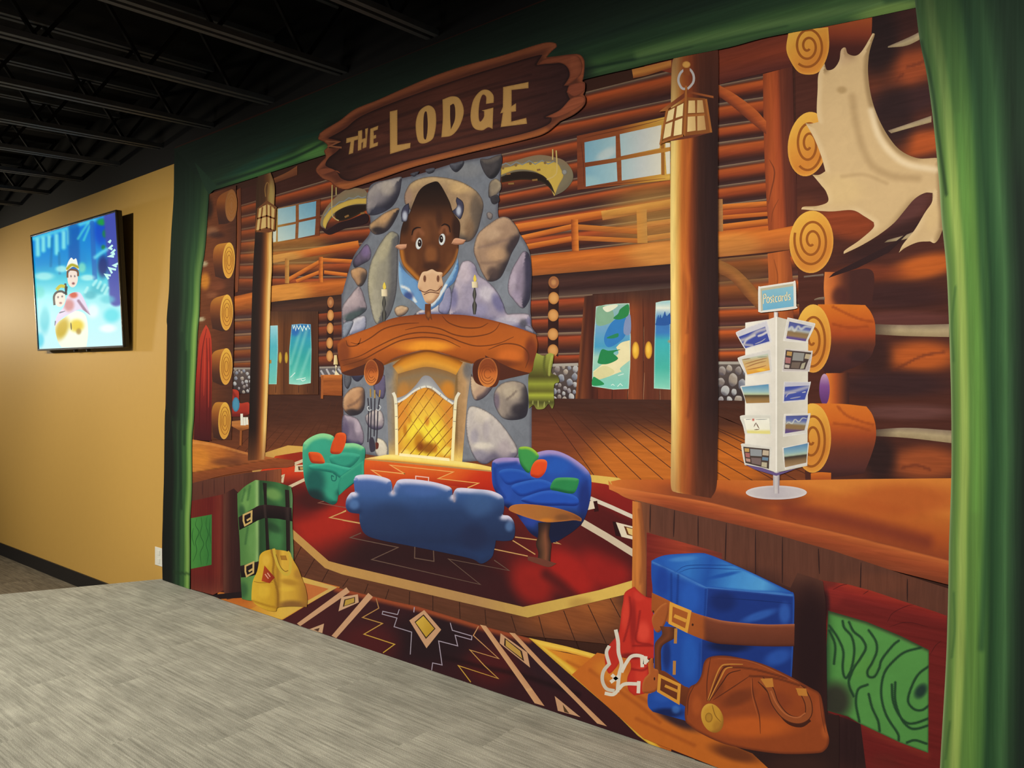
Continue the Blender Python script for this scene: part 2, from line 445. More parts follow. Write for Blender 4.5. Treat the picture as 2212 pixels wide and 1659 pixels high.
while y > E2.y and y > -4.6:
    x = -5.0 - random.random() * PL
    while x < 8.4:
        q = [(x, y - PW), (x + PL, y - PW), (x + PL, y), (x, y)]
        q = clip_poly(q, side)
        if len(q) >= 3 and max(p[0] for p in q) - min(p[0] for p in q) > 0.02:
            cxp = sum(p[0] for p in q) / len(q); cyp = sum(p[1] for p in q) / len(q)
            v = Vector((cxp - CAM[0], cyp - CAM[1]))
            dep = v.x * -0.6235 + v.y * 0.7818; lat = v.x * 0.7818 + v.y * 0.6235
            if dep > -0.5 and abs(lat) < dep + 3.2:
                o = slab('carpet_plank', [(p[0] - cxp, p[1] - cyp) for p in q], -0.006, 0.0, M_carpet, stage); o.location = (cxp, cyp, 0)
        x += PL
    y -= PW; row += 1
xe = lambda yy: E0.x + (yy / ed.y) * ed.x
near = slab('carpet_plank', [(xe(E2.y), E2.y), (8.4, E2.y), (8.4, y), (xe(y), y)], -0.006, 0.0, M_carpet, stage)
# hall floor below the stage
hall = slab('floor_hall', [(-14, 0.0), (-14, -11), (8.5, -11), (8.5, 0.0)], HALL - 0.1, HALL - 0.004, M_hallcarpet); tag(hall, 'hall floor in darker carpet below the stage', kind='structure')
y = -0.002
while y > -4.0:
    x = -9.0 - random.random() * PL
    while x < -1.0:
        if side((x + PL, y)) < 0.3:
            o = slab('carpet_plank', [(-PL / 2, -PW / 2), (PL / 2, -PW / 2), (PL / 2, PW / 2), (-PL / 2, PW / 2)], -0.004, 0.0, M_hallcarpet, hall)
            o.location = (x + PL / 2, y - PW / 2, HALL)
        x += PL
    y -= PW
WTOP = 3.37
w = boxes('wall_back', [(-14, 8.5, 0.0, 0.12, HALL - 0.1, WTOP)], M_yellow); tag(w, 'mustard yellow painted wall', kind='structure')
w = boxes('wall_back_upper', [(-14, 8.5, 0.0, 0.12, WTOP, 5.2)], M_black); tag(w, 'black painted band above the yellow wall', kind='structure')
w = boxes('baseboard_back', [(-14, E0.x - 0.001, -0.014, 0.0, HALL, HALL + 0.135)], M_base); tag(w, 'black vinyl base along the yellow wall', kind='structure')
w = boxes('wall_right', [(8.5, 8.62, -11, 0.12, HALL - 0.1, 5.2)], M_black); tag(w, 'black painted side wall', kind='structure')
# ceiling: black deck on open-web joists, rising slightly towards the wall
SL = 0.07
JZ = lambda y: 3.55 + SL * y
ceil = mesh_obj('ceiling', [(-14, 0, JZ(0) + 0.48), (8.5, 0, JZ(0) + 0.48), (8.5, -11, JZ(-11) + 0.48), (-14, -11, JZ(-11) + 0.48),
                            (-14, 0, JZ(0) + 0.56), (8.5, 0, JZ(0) + 0.56), (8.5, -11, JZ(-11) + 0.56), (-14, -11, JZ(-11) + 0.56)],
                [(0, 1, 2, 3), (7, 6, 5, 4), (0, 4, 5, 1), (2, 6, 7, 3), (1, 5, 6, 2), (0, 3, 7, 4)], M_deck)
tag(ceil, 'black exposed roof deck with open-web joists', kind='structure')
def bar(a, b, r, V, Fc):
    a, b = Vector(a), Vector(b); d = (b - a).normalized(); s = Vector((1, 0, 0)) if abs(d.x) < 0.9 else Vector((0, 1, 0)); u = d.cross(s).normalized() * r; s2 = d.cross(u).normalized() * r
    n = len(V)
    for p in (a, b): V += [p + u + s2, p - u + s2, p - u - s2, p + u - s2]
    Fc += [(n, n + 1, n + 5, n + 4), (n + 1, n + 2, n + 6, n + 5), (n + 2, n + 3, n + 7, n + 6), (n + 3, n, n + 4, n + 7), (n + 3, n + 2, n + 1, n), (n + 4, n + 5, n + 6, n + 7)]
def joist_part(name, mat, parent, bars):
    V, Fc = [], []
    for a, b, r in bars: bar(a, b, r, V, Fc)
    return mesh_obj(name, V, Fc, mat, parent)
YE = -8.0
j0 = None
for k in range(-10, 8):
    x = -1.587 + 0.783 * k
    if j0 is None:
        ch = [((dx, 0, JZ(0) + dz), (dx, YE, JZ(YE) + dz), 0.016) for dx in (-0.03, 0.03) for dz in (0.0, 0.42)]
        j0 = joist_part('joist', M_joist, ceil, ch); j0.location.x = x
        web = []; n = 14
        for i in range(n):
            ya, yb = YE * i / n, YE * (i + 1) / n; ym = (ya + yb) / 2
            web += [((0, ya, JZ(ya) + 0.42), (0, ym, JZ(ym)), 0.010), ((0, ym, JZ(ym)), (0, yb, JZ(yb) + 0.42), 0.010)]
        w0 = joist_part('web', M_black, j0, web)
    else:
        j = j0.copy(); COL.objects.link(j); j.location.x = x
        q = w0.copy(); COL.objects.link(q); q.parent = j
# conduit along the joists
for yy, zz in ((-1.6, 0.2), (-3.1, 0.25)):
    joist_part('conduit', M_black, ceil, [((-9, yy, JZ(yy) + zz), (8.4, yy, JZ(yy) + zz), 0.014)])

# ================================================================ the outlet plate beside the backdrop
M_plate = plain('white_plastic', (205, 205, 196), 0.4)
def wallpt(x, y, off=0.0): return to_wall(np.array([[x, y]], float), off)[0]
a = wallpt(333, 1178); b = wallpt(352, 1226)
ol = empty('power_outlet', ((a[0] + b[0]) / 2 + 0.02, 0, (a[2] + b[2]) / 2)); tag(ol, 'white wall outlet plate on the yellow wall beside the green curtain edge', 'outlet')
bevel(boxes('cover_plate', [(-0.07, 0.06, -0.006, -0.0005, -0.075, 0.075)], M_plate, ol), 0.002)
for s in (-1, 1):
    bevel(boxes('socket', [(-0.022, 0.018, -0.009, -0.006, s * 0.034 - 0.02, s * 0.034 + 0.02)], M_plate, ol), 0.002)

# ================================================================ the television
MAT['screen'] = print_mat('screen_picture', (1, 1, 1), 0.0, 20, emis=1.0)
M_tv = plain('tv_black_plastic', (16, 17, 20), 0.35, spec=0.5)
TVB = Vector(wallpt(85, 758, 0.075)); TVT = Vector(wallpt(65, 509, 0.145))
tl, tr = Vector(wallpt(65, 509, 0.145)), Vector(wallpt(250, 454, 0.145)); bl, br = Vector(wallpt(85, 758, 0.075)), Vector(wallpt(271, 750, 0.075))
tvw = ((tr - tl).length + (br - bl).length) / 2; cen = (tl + tr + bl + br) / 4
up = ((tl + tr) / 2 - (bl + br) / 2); tvh = up.length; tilt = math.atan2(-(up.y), up.z)
roll = math.atan2(((tr + br) / 2 - (tl + bl) / 2).z, ((tr + br) / 2 - (tl + bl) / 2).x)
tv = empty('television', cen, (tilt, -roll, 0)); tag(tv, 'large flat television on a tilting mount on the yellow wall', 'television')
hw, hh, bz = tvw / 2, tvh / 2, 0.018
bevel(boxes('housing', [(-hw, hw, 0.004, 0.045, -hh, hh)], M_tv, tv), 0.006)
bevel(boxes('bezel', [(-hw, hw, -0.008, 0.006, hh - bz, hh), (-hw, hw, -0.008, 0.006, -hh, -hh + bz), (-hw, -hw + bz, -0.008, 0.006, -hh, hh), (hw - bz, hw, -0.008, 0.006, -hh, hh)], M_tv, tv), 0.002)
boxes('wall_mount', [(-0.3, 0.3, 0.04, 0.09, -0.12, 0.12), (-0.27, -0.23, 0.04, 0.07, -0.4, 0.25), (0.23, 0.27, 0.04, 0.07, -0.4, 0.25)], M_tv, tv)
for q in (-0.11, 0.17): boxes('foot_bracket', [(q - 0.01, q + 0.01, 0.01, 0.04, -hh - 0.02, -hh)], M_tv, tv)
# the moving picture: painted in view W, carried onto the tilted panel by its four corners
SCQ = np.array([(66, 511), (249, 456), (269.5, 749), (86, 757)], float)
def homog(src, dst):
    A = []
    for (x, y), (u, v) in zip(src, dst): A += [[x, y, 1, 0, 0, 0, -u * x, -u * y, -u], [0, 0, 0, x, y, 1, -v * x, -v * y, -v]]
    return np.linalg.svd(np.array(A))[2][-1].reshape(3, 3)
HM = homog(SCQ, [(-hw + bz * .5, hh - bz * .5), (hw - bz * .5, hh - bz * .5), (hw - bz * .5, -hh + bz * .5), (-hw + bz * .5, -hh + bz * .5)])
TVL = [0]
def to_tv(P, off):
    q = np.c_[P, np.ones(len(P))] @ HM.T; q = q[:, :2] / q[:, 2:]; TVL[0] += 1
    q[:, 0] = np.clip(q[:, 0], -hw + bz, hw - bz); q[:, 1] = np.clip(q[:, 1], -hh + bz, hh - bz)
    return np.stack([q[:, 0], np.full(len(q), 0.0035 - 0.00015 * TVL[0]), q[:, 1]], 1)
TO3D[0] = to_tv; use('W')
INKSAT[0] = 1.15
scr = poly('screen', '205,668 795,495 865,1425 270,1455', (60, 190, 225), [
    lin((480, 590), (560, 1450), [(0, (24, 120, 205), 1), (.30, (20, 150, 205), 1), (.42, (70, 195, 215), 1), (.55, (150, 230, 235), 1), (.75, (195, 242, 245), 1), (1, (215, 248, 250), 1)]),
    lines('222,690 790,515', 26, (110, 215, 230), .8, curve=False), lines('250,700 255,800|290,690 292,770|330,680 332,740|380,670 385,790|430,650 432,750|465,640 468,720', 30, (165, 240, 235), .85), lines('350,690 345,880|400,790 408,930', 16, (16, 120, 170), .7),
    lines('500,620 510,880', 52, (16, 100, 170), .85, hard=.5), lines('560,700 570,880', 40, (20, 140, 200), .7), lines('600,580 560,640 530,690|610,600 570,700', 16, (110, 215, 215), .7), lines('625,580 650,960', 22, (50, 110, 180), .8, hard=.5), spot(690, 640, 70, 150, (10, 70, 180), .75), spot(695, 575, 50, 34, (40, 160, 70), .9), spot(715, 655, 26, 40, (30, 140, 60), .8), spot(705, 750, 20, 24, (30, 130, 60), .8), spot(785, 525, 26, 40, (40, 160, 60), .9),
    lines('750,520 775,800 800,1110', 58, (78, 84, 165), .95, hard=.6, curve=True), spot(705, 880, 52, 110, (22, 42, 110), .9), lines('650,820 690,790 730,765', 24, (150, 235, 240), .7),
    spot(300, 950, 100, 40, (205, 248, 240), .7), spot(270, 1060, 50, 60, (90, 205, 195), .6), spot(420, 900, 60, 34, (195, 245, 240), .8), spot(560, 890, 40, 50, (150, 225, 200), .8), spot(600, 960, 70, 30, (205, 245, 240), .8), spot(680, 1040, 90, 50, (70, 180, 195), .8), spot(620, 1080, 60, 40, (60, 170, 185), .7), spot(740, 1110, 70, 40, (110, 205, 215), .7),
    spot(310, 1250, 50, 130, (70, 190, 205), .6), spot(280, 1390, 40, 70, (90, 205, 225), .7), spot(770, 1220, 80, 70, (90, 215, 225), .7), spot(745, 1310, 80, 40, (246, 255, 255), .9), spot(640, 1190, 60, 70, (246, 255, 255), .7), lines('660,980 640,1010|690,990 670,1030|720,1010 700,1050|740,1030 720,1070|600,1030 585,1060', 14, (190, 240, 240), .8)],
    mat='screen', parent=tv, res=2.6)
CLV = '758,700 745,712 755,718|770,735 748,755 768,765|788,765 765,788 785,795|785,795 750,812 780,815|812,860 780,875 800,885|795,905 750,895 768,930|760,945 725,940 745,970'
strokes('screen_petals', CLV, 14, (205, 245, 240), parent=scr, mat='screen')
# two generic riders and a pony, seen only as bright shapes on the over-exposed screen
blob('screen_pony', '400,1390 385,1290 440,1240 520,1190 590,1220 610,1330 600,1440* 430,1440*', (246, 250, 235), [spot(430, 1310, 60, 110, (190, 160, 30), .8, 20), spot(530, 1290, 70, 60, (225, 200, 60), .9), spot(545, 1330, 25, 30, (170, 140, 70), .8), lines('490,1270 495,1320', 10, (90, 80, 70), .8)], mat='screen', parent=scr, res=2.5)
blob('screen_rider', '375,1300* 395,1220 440,1160 470,1080 540,1060 580,1110 625,1220* 560,1180 500,1200 430,1240', (225, 215, 235), [spot(475, 1150, 50, 60, (190, 120, 120), .8), spot(505, 1080, 40, 30, (190, 70, 45), .9), lines('540,1120 620,1230', 14, (120, 80, 110), .7), lines('380,1290 395,1215 450,1190', 10, (60, 60, 90), .7)], mat='screen', parent=scr, res=2.5)
SK = (240, 226, 214)
ell('screen_face', 498, 965, 36, 62, SK, [spot(486, 950, 7, 10, (90, 70, 80), .9), spot(512, 950, 7, 10, (90, 70, 80), .9), spot(503, 1000, 14, 12, (120, 60, 70), .9)], mat='screen', parent=scr, res=2)
strokes('screen_hair', '462,960 464,915 490,905 530,915 535,950', 13, (120, 84, 60), parent=scr, mat='screen', curve=True)
blob('screen_hat', '452,915 462,860 485,822 502,835 520,828 532,870 540,905 500,885', (242, 246, 240), [lines('460,898 490,872 535,888', 14, (170, 160, 30), .9)], mat='screen', parent=scr, res=2)
ell('screen_face', 412, 1105, 38, 56, SK, [spot(400, 1095, 8, 10, (90, 70, 80), .9), spot(428, 1090, 8, 10, (90, 70, 80), .9), spot(418, 1135, 14, 10, (130, 70, 80), .8)], mat='screen', parent=scr, res=2)
strokes('screen_hair', '376,1150 372,1090 392,1060 425,1055 450,1065 458,1020|448,1000 456,1080', 15, (40, 50, 60), parent=scr, mat='screen', curve=True)
strokes('screen_hat', '388,1045 415,1018 446,1022', 22, (196, 190, 60), parent=scr, mat='screen', curve=True)
TO3D[0] = to_wall; INKSAT[0] = 0.9

# ================================================================ the printed backdrop
MUR = empty('stage_backdrop', (0, 0, 0))
tag(MUR, 'huge printed cloth backdrop of a cartoon log lodge hung on the wall', 'backdrop')
LAYER[0] = 0

# ---------------------------------------------------------------- cloth itself
use('px')
OUT = '378,318* 640,213* 988,74* 1340,-67* 1700,-211* 2340,-467* 2360,700* 2365,1250* 2370,1960* 1600,1700* 1000,1490* 600,1350* 351,1262* 350,1175 353,1075 357,892 361,700 365,625 369,520 375,425'
canvas = blob('cloth', OUT, (70, 40, 32), [], res=14, mat='plain', label='dark printed ground of the cloth')

# ---------------------------------------------------------------- log walls
CH = (150, 126, 104)
def logs(x0, x1, rows, hi=(188, 88, 42), mid=(116, 58, 36), lo=(66, 38, 38), chink=CH, xm=None, ops=(), parent=None, cw=0.045, label=None):
    """stacked logs: rows hold the chinking line as (y at x0, y at x1); each log is one piece"""
    first = None
    for (a0, a1), (b0, b1) in zip(rows[:-1], rows[1:]):
        o = strip('log', '%g,%g %g,%g' % (x0, a0, x1, a1), '%g,%g %g,%g' % (x0, b0, x1, b1),
                  [(0, chink), (cw, chink), (cw + .05, lo), (.24, hi), (.40, tuple(.5 * a + .5 * b for a, b in zip(hi, mid))), (.55, mid), (.72, (88, 44, 36)), (.86, lo), (1, (78, 52, 52))],
                  ops, 'woodh', parent, res=7, curve=False, across=14)
    return o
use('px')
lw = poly('log_wall', '440,430 820,330 1100,260 1660,80 2060,20 2060,900 1700,900 440,900', (74, 40, 34), [], res=16, mat='woodh', label='stacked brown logs of the back wall')
logs(490, 830, [(452, 352), (474, 398), (500, 441), (524, 484), (548, 521), (571, 560), (598, 596), (625, 630)], parent=lw, hi=(186, 86, 40), ops=[lin((520, 0), (640, 0), [(0, (110, 60, 30), .35), (1, (110, 60, 30), 0)]), spot(630, 540, 120, 60, (190, 140, 60), .55)])
logs(1060, 1460, [(250, 150), (295, 212), (338, 252), (381, 303), (421, 342), (452, 380), (482, 418), (520, 466), (560, 512), (600, 545)], parent=lw, hi=(194, 88, 40), ops=[spot(1430, 470, 170, 110, (200, 150, 70), .6)])
logs(1540, 1680, [(128, 95), (186, 158), (225, 205), (272, 252), (309, 290), (361, 340), (403, 384), (444, 426), (490, 474), (530, 515)], parent=lw, hi=(196, 94, 40), mid=(150, 66, 36), cw=.05)
# lower storey
logs(575, 760, [(655, 634), (684, 664), (712, 694), (742, 727), (772, 760), (800, 794)], parent=lw, hi=(150, 68, 36), lo=(58, 34, 36), cw=.06, chink=(120, 84, 66))
logs(490, 560, [(660, 655), (690, 686), (722, 718), (752, 748), (782, 778), (800, 797)], parent=lw, hi=(150, 84, 40), lo=(84, 60, 58), cw=.08, chink=(140, 108, 84))
logs(1130, 1280, [(598, 588), (644, 634), (685, 679), (721, 716), (765, 761), (792, 789)], parent=lw, hi=(178, 76, 40), cw=.06)
logs(1544, 1760, [(560, 540), (610, 592), (664, 656), (706, 698), (754, 748), (790, 786)], parent=lw, hi=(206, 96, 36), lo=(104, 60, 56), cw=.05, chink=(170, 130, 92), ops=[spot(1590, 580, 110, 90, (120, 80, 44), .6)])
strip('log', '580,652 745,632', '580,690 745,672', [(0, (54, 36, 34)), (.5, (86, 52, 40)), (1, (56, 38, 38))], (), 'woodh', lw, curve=False)
strip('log', '1130,597 1460,568', '1130,645 1460,624', [(0, (50, 32, 34)), (.35, (82, 50, 46)), (.7, (60, 36, 38)), (1, (100, 78, 70))], (), 'woodh', lw, curve=False)

# log ends of the far corner columns
for pts, rx, ry in (([(714, 653), (714, 681), (713, 709), (712, 741), (712, 769)], 7, 12), ([(1196, 610), (1196, 644), (1195, 681), (1194.5, 722), (1194.5, 757)], 11.3, 13.2)):
    strip('log', '%g,%g %g,%g' % (pts[0][0] - rx, pts[0][1], pts[-1][0] - rx, pts[-1][1]), '%g,%g %g,%g' % (pts[0][0] + rx, pts[0][1], pts[-1][0] + rx, pts[-1][1] + 14), [(0, (60, 32, 30)), (1, (52, 28, 28))], (), 'plain', lw)
    for i, (x, y) in enumerate(pts):
        ell('log_end', x, y, rx, ry, (208, 150, 86) if i else (160, 100, 66), [rim(4, (170, 108, 52), .7), spot(x, y, rx * .7, ry * .7, (222, 166, 100), .6)], parent=lw, res=3)

# ---------------------------------------------------------------- balcony: rail, posts, braces and the long beam
bal = strip('balcony_beam', '480,646 560,628 590,617 747,601 830,592', '480,676 560,662 590,652 747,635 830,626', [(0, (160, 84, 34)), (.2, (206, 112, 40)), (.55, (182, 98, 38)), (1, (140, 78, 36))], [spot(615, 630, 80, 40, (214, 148, 62), .8)], 'woodh', label='long orange balcony beam of the lodge')
strip('balcony_beam', '1060,566 1150,552 1300,536 1450,520', '1060,608 1150,596 1300,583 1450,570', [(0, (170, 86, 32)), (.2, (214, 116, 38)), (.6, (190, 102, 40)), (1, (158, 92, 44))], [spot(1430, 545, 110, 50, (214, 152, 74), .7)], 'woodh', bal)
strip('balcony_beam', '1545,500 1620,492 1700,484 1860,470', '1545,556 1620,549 1700,540 1860,520', [(0, (200, 100, 36)), (.2, (222, 124, 44)), (.6, (196, 108, 46)), (1, (150, 84, 46))], [spot(1580, 530, 90, 40, (210, 150, 72), .5)], 'woodh', bal)
WD = [(0, (226, 134, 50)), (.5, (206, 112, 40)), (1, (150, 72, 34))]
def rail(a, b, w, st=WD, ops=()):
    (x0, y0), (x1, y1) = a, b; L = math.hypot(x1 - x0, y1 - y0); nx, ny = -(y1 - y0) / L * w / 2, (x1 - x0) / L * w / 2
    strip('rail', '%g,%g %g,%g' % (x0 - nx, y0 - ny, x1 - nx, y1 - ny), '%g,%g %g,%g' % (x0 + nx, y0 + ny, x1 + nx, y1 + ny), st, ops, 'woodh', bal, curve=False)
rail((588, 560), (775, 528), 17, ops=[spot(610, 560, 70, 30, (206, 162, 84), .7)]); rail((620, 606), (690, 566), 9); rail((690, 561), (775, 566), 9); rail((640, 608), (690, 588), 8); rail((700, 588), (750, 594), 8)
rail((620, 558), (620, 612), 9, [(0, (200, 150, 76)), (1, (170, 110, 50))]); rail((693, 555), (693, 610), 9)
rail((1060, 502), (1310, 462), 18); rail((1300, 466), (1450, 440), 20, [(0, (220, 160, 74)), (.5, (204, 142, 62)), (1, (170, 110, 56))])
rail((1060, 530), (1235, 490), 12); rail((1060, 548), (1235, 516), 12); rail((1240, 490), (1380, 500), 12, [(0, (206, 124, 46)), (1, (170, 96, 44))]); rail((1240, 514), (1380, 520), 10, [(0, (206, 124, 46)), (1, (176, 100, 46))]); rail((1395, 485), (1450, 478), 11, [(0, (214, 150, 70)), (1, (186, 120, 58))]); rail((1385, 517), (1450, 508), 12, [(0, (214, 150, 70)), (1, (186, 120, 58))])
rail((1241, 474), (1243, 542), 15); rail((1386, 452), (1388, 525), 22, [(0, (196, 142, 70)), (1, (206, 142, 62))])
rail((1555, 448), (1660, 440), 12); rail((1560, 470), (1660, 462), 9, [(0, (214, 120, 44)), (1, (170, 84, 36))]); rail((1555, 492), (1670, 478), 14); rail((1555, 430), (1556, 500), 12, [(0, (180, 130, 76)), (1, (150, 96, 60))])
# upright posts and braces of the gallery frame
for a, b in (('1648,160 1650,300 1655,420 1660,498', '1686,150 1692,300 1698,420 1702,490'),):
    strip('gallery_post', a, b, [(0, (150, 70, 38)), (.4, (184, 88, 42)), (.8, (168, 76, 40)), (1, (108, 52, 40))], [lines('1662,345 1672,365 1672,385 1664,420 1660,440', 3, (112, 56, 34), .7), lines('1682,430 1670,455 1666,480', 2, (120, 60, 34), .6)], 'woodv', bal)
strip('gallery_post', '1686,150 1692,300 1698,420 1702,490', '1712,140 1716,300 1722,420 1724,486', [(0, (120, 58, 40)), (1, (92, 46, 40))], (), 'woodv', bal)
strip('gallery_post', '1658,548 1660,600 1660,660 1664,760', '1706,540 1712,600 1714,680 1716,760', [(0, (184, 96, 44)), (.5, (196, 104, 46)), (1, (140, 70, 40))], [lines('1672,560 1680,600 1674,640', 3, (150, 76, 36), .7)], 'woodv', bal)
strip('brace', '1550,182 1590,205 1630,235 1655,262', '1550,206 1580,228 1620,262 1655,290', [(0, (196, 100, 46)), (.5, (180, 86, 42)), (1, (120, 58, 40))], (), 'woodh', bal)
strip('brace', '1552,560 1590,580 1630,620 1660,662', '1552,590 1580,606 1610,640 1640,672', [(0, (150, 100, 52)), (.5, (166, 106, 54)), (1, (130, 78, 46))], (), 'woodh', bal)
strip('gallery_beam', '1380,140 1450,122 1580,92 1720,70', '1550,184 1590,172 1650,158 1720,142', [(0, (120, 54, 40)), (.5, (140, 62, 40)), (1, (96, 46, 42))], (), 'woodh', bal)
strip('gallery_beam', '1365,150 1400,142 1450,130', '1368,169 1400,162 1450,146', [(0, (190, 122, 60)), (.5, (204, 134, 62)), (1, (150, 84, 44))], (), 'woodh', bal)
strip('gallery_beam', '590,386 620,372 642,358', '592,396 620,386 642,378', [(0, (140, 84, 50)), (1, (110, 62, 42))], (), 'woodh', bal)
strip('gallery_post', '498,420 502,500 506,600 508,632', '520,405 521,500 516,600 514,630', [(0, (110, 58, 36)), (.6, (136, 74, 42)), (1, (100, 54, 36))], (), 'woodv', bal)

# ---------------------------------------------------------------- gallery windows
def window(name, frame, panes, lab):
    f = poly(name, frame, (146, 78, 40), [bev(24, 100, (190, 130, 60), .6, (90, 44, 34), .6)], mat='woodh', label=lab)
    for s in panes: poly('pane', s, (140, 185, 205), [lin((700, 500), (700, 1150), [(0, (118, 172, 202)), (.5, (158, 196, 208)), (1, (192, 208, 206))])] if name == 'x' else PANE, parent=f, res=4)
    return f
use('A'); PANE = [lin((1300, 560), (1000, 880), [(0, (112, 170, 204)), (.5, (150, 190, 206)), (1, (190, 208, 204))])]
wn = poly('gallery_window', '960,610 1370,518 1360,835 960,900', (140, 84, 44), [lin((960, 0), (1370, 0), [(0, (176, 140, 66)), (.6, (140, 80, 42)), (1, (120, 62, 38))])], mat='woodh', label='small four-pane gallery window showing blue sky beside the lodge sign')
for s in ('1000,605 1155,575 1155,715 1000,745', '1182,568 1332,538 1328,668 1182,700', '1000,765 1155,735 1150,862 1000,888', '1182,722 1328,690 1320,828 1176,858'): poly('pane', s, (150, 190, 205), PANE, parent=wn)
poly('pane', '955,800 988,790 985,888 960,893', (205, 212, 200), (), parent=wn)
use('H'); PANE = [lin((450, 900), (1150, 900), [(0, (126, 178, 206)), (.35, (160, 196, 210)), (.7, (196, 204, 208)), (1, (226, 222, 206))]), spot(640, 930, 140, 60, (208, 212, 212), .6, -30), spot(480, 1180, 150, 90, (170, 206, 212), .5)]
wn = poly('gallery_window', '385,775 1190,600 1190,1155 390,1240', (140, 74, 42), [lin((390, 0), (1190, 0), [(0, (132, 66, 40)), (.45, (150, 80, 40)), (.75, (196, 140, 52)), (1, (214, 170, 74))]), lines('420,830 440,1000 445,1200', 8, (100, 48, 34), .7), lines('450,790 900,690 1150,625', 8, (96, 48, 34), .6), lines('450,1215 800,1180 1150,1140', 8, (104, 54, 34), .6)], mat='woodh', label='wide gallery window with pale sky beside the striped canoe')
for s in ('450,830 720,775 722,965 455,1005', '755,760 1115,680 1100,880 765,950', '458,1045 728,1000 735,1165 462,1212', '768,980 1112,915 1112,1105 772,1160', '1150,835 1190,835 1190,870 1150,875', '1148,915 1190,905 1190,1100 1160,1105'): poly('pane', s, (160, 196, 210), PANE, parent=wn)
poly('window_bar', '1110,840 1140,835 1142,1112 1116,1112', (170, 110, 46), (), parent=wn); poly('window_bar', '455,1010 760,960 1190,870 1190,905 760,985 455,1042', (150, 84, 40), [lin((455, 0), (1190, 0), [(0, (130, 66, 38)), (1, (200, 140, 54))])], parent=wn)

# ---------------------------------------------------------------- canoes hung from the gallery
use('T')
def canoe(hull, band, inner, ties, tip, lab):
    c = blob('canoe', hull, (132, 122, 100), [bev(60, 100, (146, 118, 92), .6, (90, 80, 70), .3)], label=lab)
    blob('zigzag_band', band[0], (204, 174, 78), [rim(10, (170, 140, 70), .5)], parent=c, res=3)
    strokes('zigzag', band[1], 9, (132, 140, 146), parent=c)
    blob('hollow', inner, (42, 30, 26), [rim(12, (84, 70, 46), .5)], parent=c)
    for s in ties: strokes('thwart', s, 16, (146, 108, 60), parent=c)
    return c
cn = canoe('1580,70 1700,30 1900,-20 2050,0 2130,30 2190,100 2205,170 2180,230 2120,290 2040,330* 2010,270 1940,200 1800,140 1600,180', ('1590,90* 1660,80 1760,55 1860,42 1960,36 2060,46 2100,100 2120,160 2080,240 2045,330* 2030,300 2010,240 1980,200 1900,130 1800,105 1700,110 1590,150*', '1590,70 1630,48 1670,70 1720,40 1770,62 1830,28 1880,58 1940,26 1990,56 2040,34'), '1590,165* 1700,125 1830,120 1940,150 2010,220 2055,320* 1980,240 1900,200 1760,190 1590,215*', ('1650,225 1700,222', '1855,195 1900,190', '1635,142 1670,138', '1895,108 1925,104'), None, 'patterned bark canoe with yellow zigzag band hung beside the wide window')
ell('canoe_emblem', 2130, 125, 22, 24, (150, 150, 150), [rim(10, (104, 100, 92), .8)], parent=cn, res=2)
for i, (x, y) in enumerate(((1715, 66), (1840, 52), (1965, 46), (1605, 92))): ell('stud', x, y, 12, 12, (140, 112, 70), (), parent=cn, res=2.5)
strokes('rope', '2060,-60 2066,110 2040,160 1980,190|2030,-70 2030,20', 11, (206, 180, 110), parent=cn, curve=True)
cn = canoe('440,290 340,260 240,290 120,400 60,500 50,580 90,610* 110,560 160,500 280,430 440,400', ('440,350* 340,355 240,385 140,440 80,520 70,580 92,608* 110,550 160,480 240,430 340,400 440,395*', '435,335 400,345 370,330 330,352 290,345 250,375 210,380 170,415 130,430 105,470 80,500'), '440,400* 340,405 240,430 170,480 200,540 300,520 440,450*', ('390,480 425,472', '255,510 290,495'), None, 'patterned bark canoe hung beside the stone chimney')
strokes('rope', '148,235 146,470 170,520 205,540|182,255 182,320', 9, (190, 168, 110), parent=cn, curve=True)
blob('painted_shadow', '50,600 100,620 200,560 300,530 440,480 440,560 250,610 120,660', (48, 28, 34), (), parent=cn)

# ---------------------------------------------------------------- stone footing of the back wall
random.seed(7)
def rubble(name, x0, y0, x1, y1, n, rmin, rmax, parent=None, lab=None):
    f = poly(name, '%g,%g %g,%g %g,%g %g,%g' % (x0, y0, x1, y0, x1, y1, x0, y1), (70, 60, 64), [lin((x0, y0), (x0, y1), [(0, (104, 92, 90)), (1, (62, 50, 54))])], mat='stone', label=lab)
    pts = []; tries = 0
    while len(pts) < n and tries < 900:
        tries += 1; x, y, r = random.uniform(x0 + rmin, x1 - rmin), random.uniform(y0 + rmin * 1.2, y1 - rmin), random.uniform(rmin, rmax)
        if all((x - a) ** 2 + ((y - b) / 1.25) ** 2 > (r + q) ** 2 * .86 for a, b, q in pts): pts.append((x, y, r))
    for x, y, r in pts:
        c = random.choice(((150, 144, 152), (138, 126, 124), (164, 152, 142), (132, 138, 156), (176, 178, 184)))
        t = np.linspace(0, 6.283, 9)[:-1] + random.random()
        k = np.stack([x + r * .92 * np.cos(t) * [random.uniform(.8, 1.12) for _ in t], y + r * 1.15 * np.sin(t) * [random.uniform(.85, 1.1) for _ in t]], 1)
        xm, xM, yM = x0, x1, y1; k[:, 0] = np.clip(k[:, 0], xm, xM); k[:, 1] = np.clip(k[:, 1], y0, yM)
        blob('stone', ' '.join('%g,%g' % tuple(p) for p in k), c, [bev(r * .9, 70, (206, 204, 206), .5, (84, 78, 92), .7)], parent=f, res=3, mat='stone')
    return f
use('px')
rub = rubble('stone_footing', 494, 795, 545, 850, 26, 2.6, 4.2, lab='grey rubble stone footing under the log wall')
for r in (poly('stone_footing', '690,792 742,792 742,814 690,814', (104, 98, 104), (), mat='stone', parent=rub),): pass
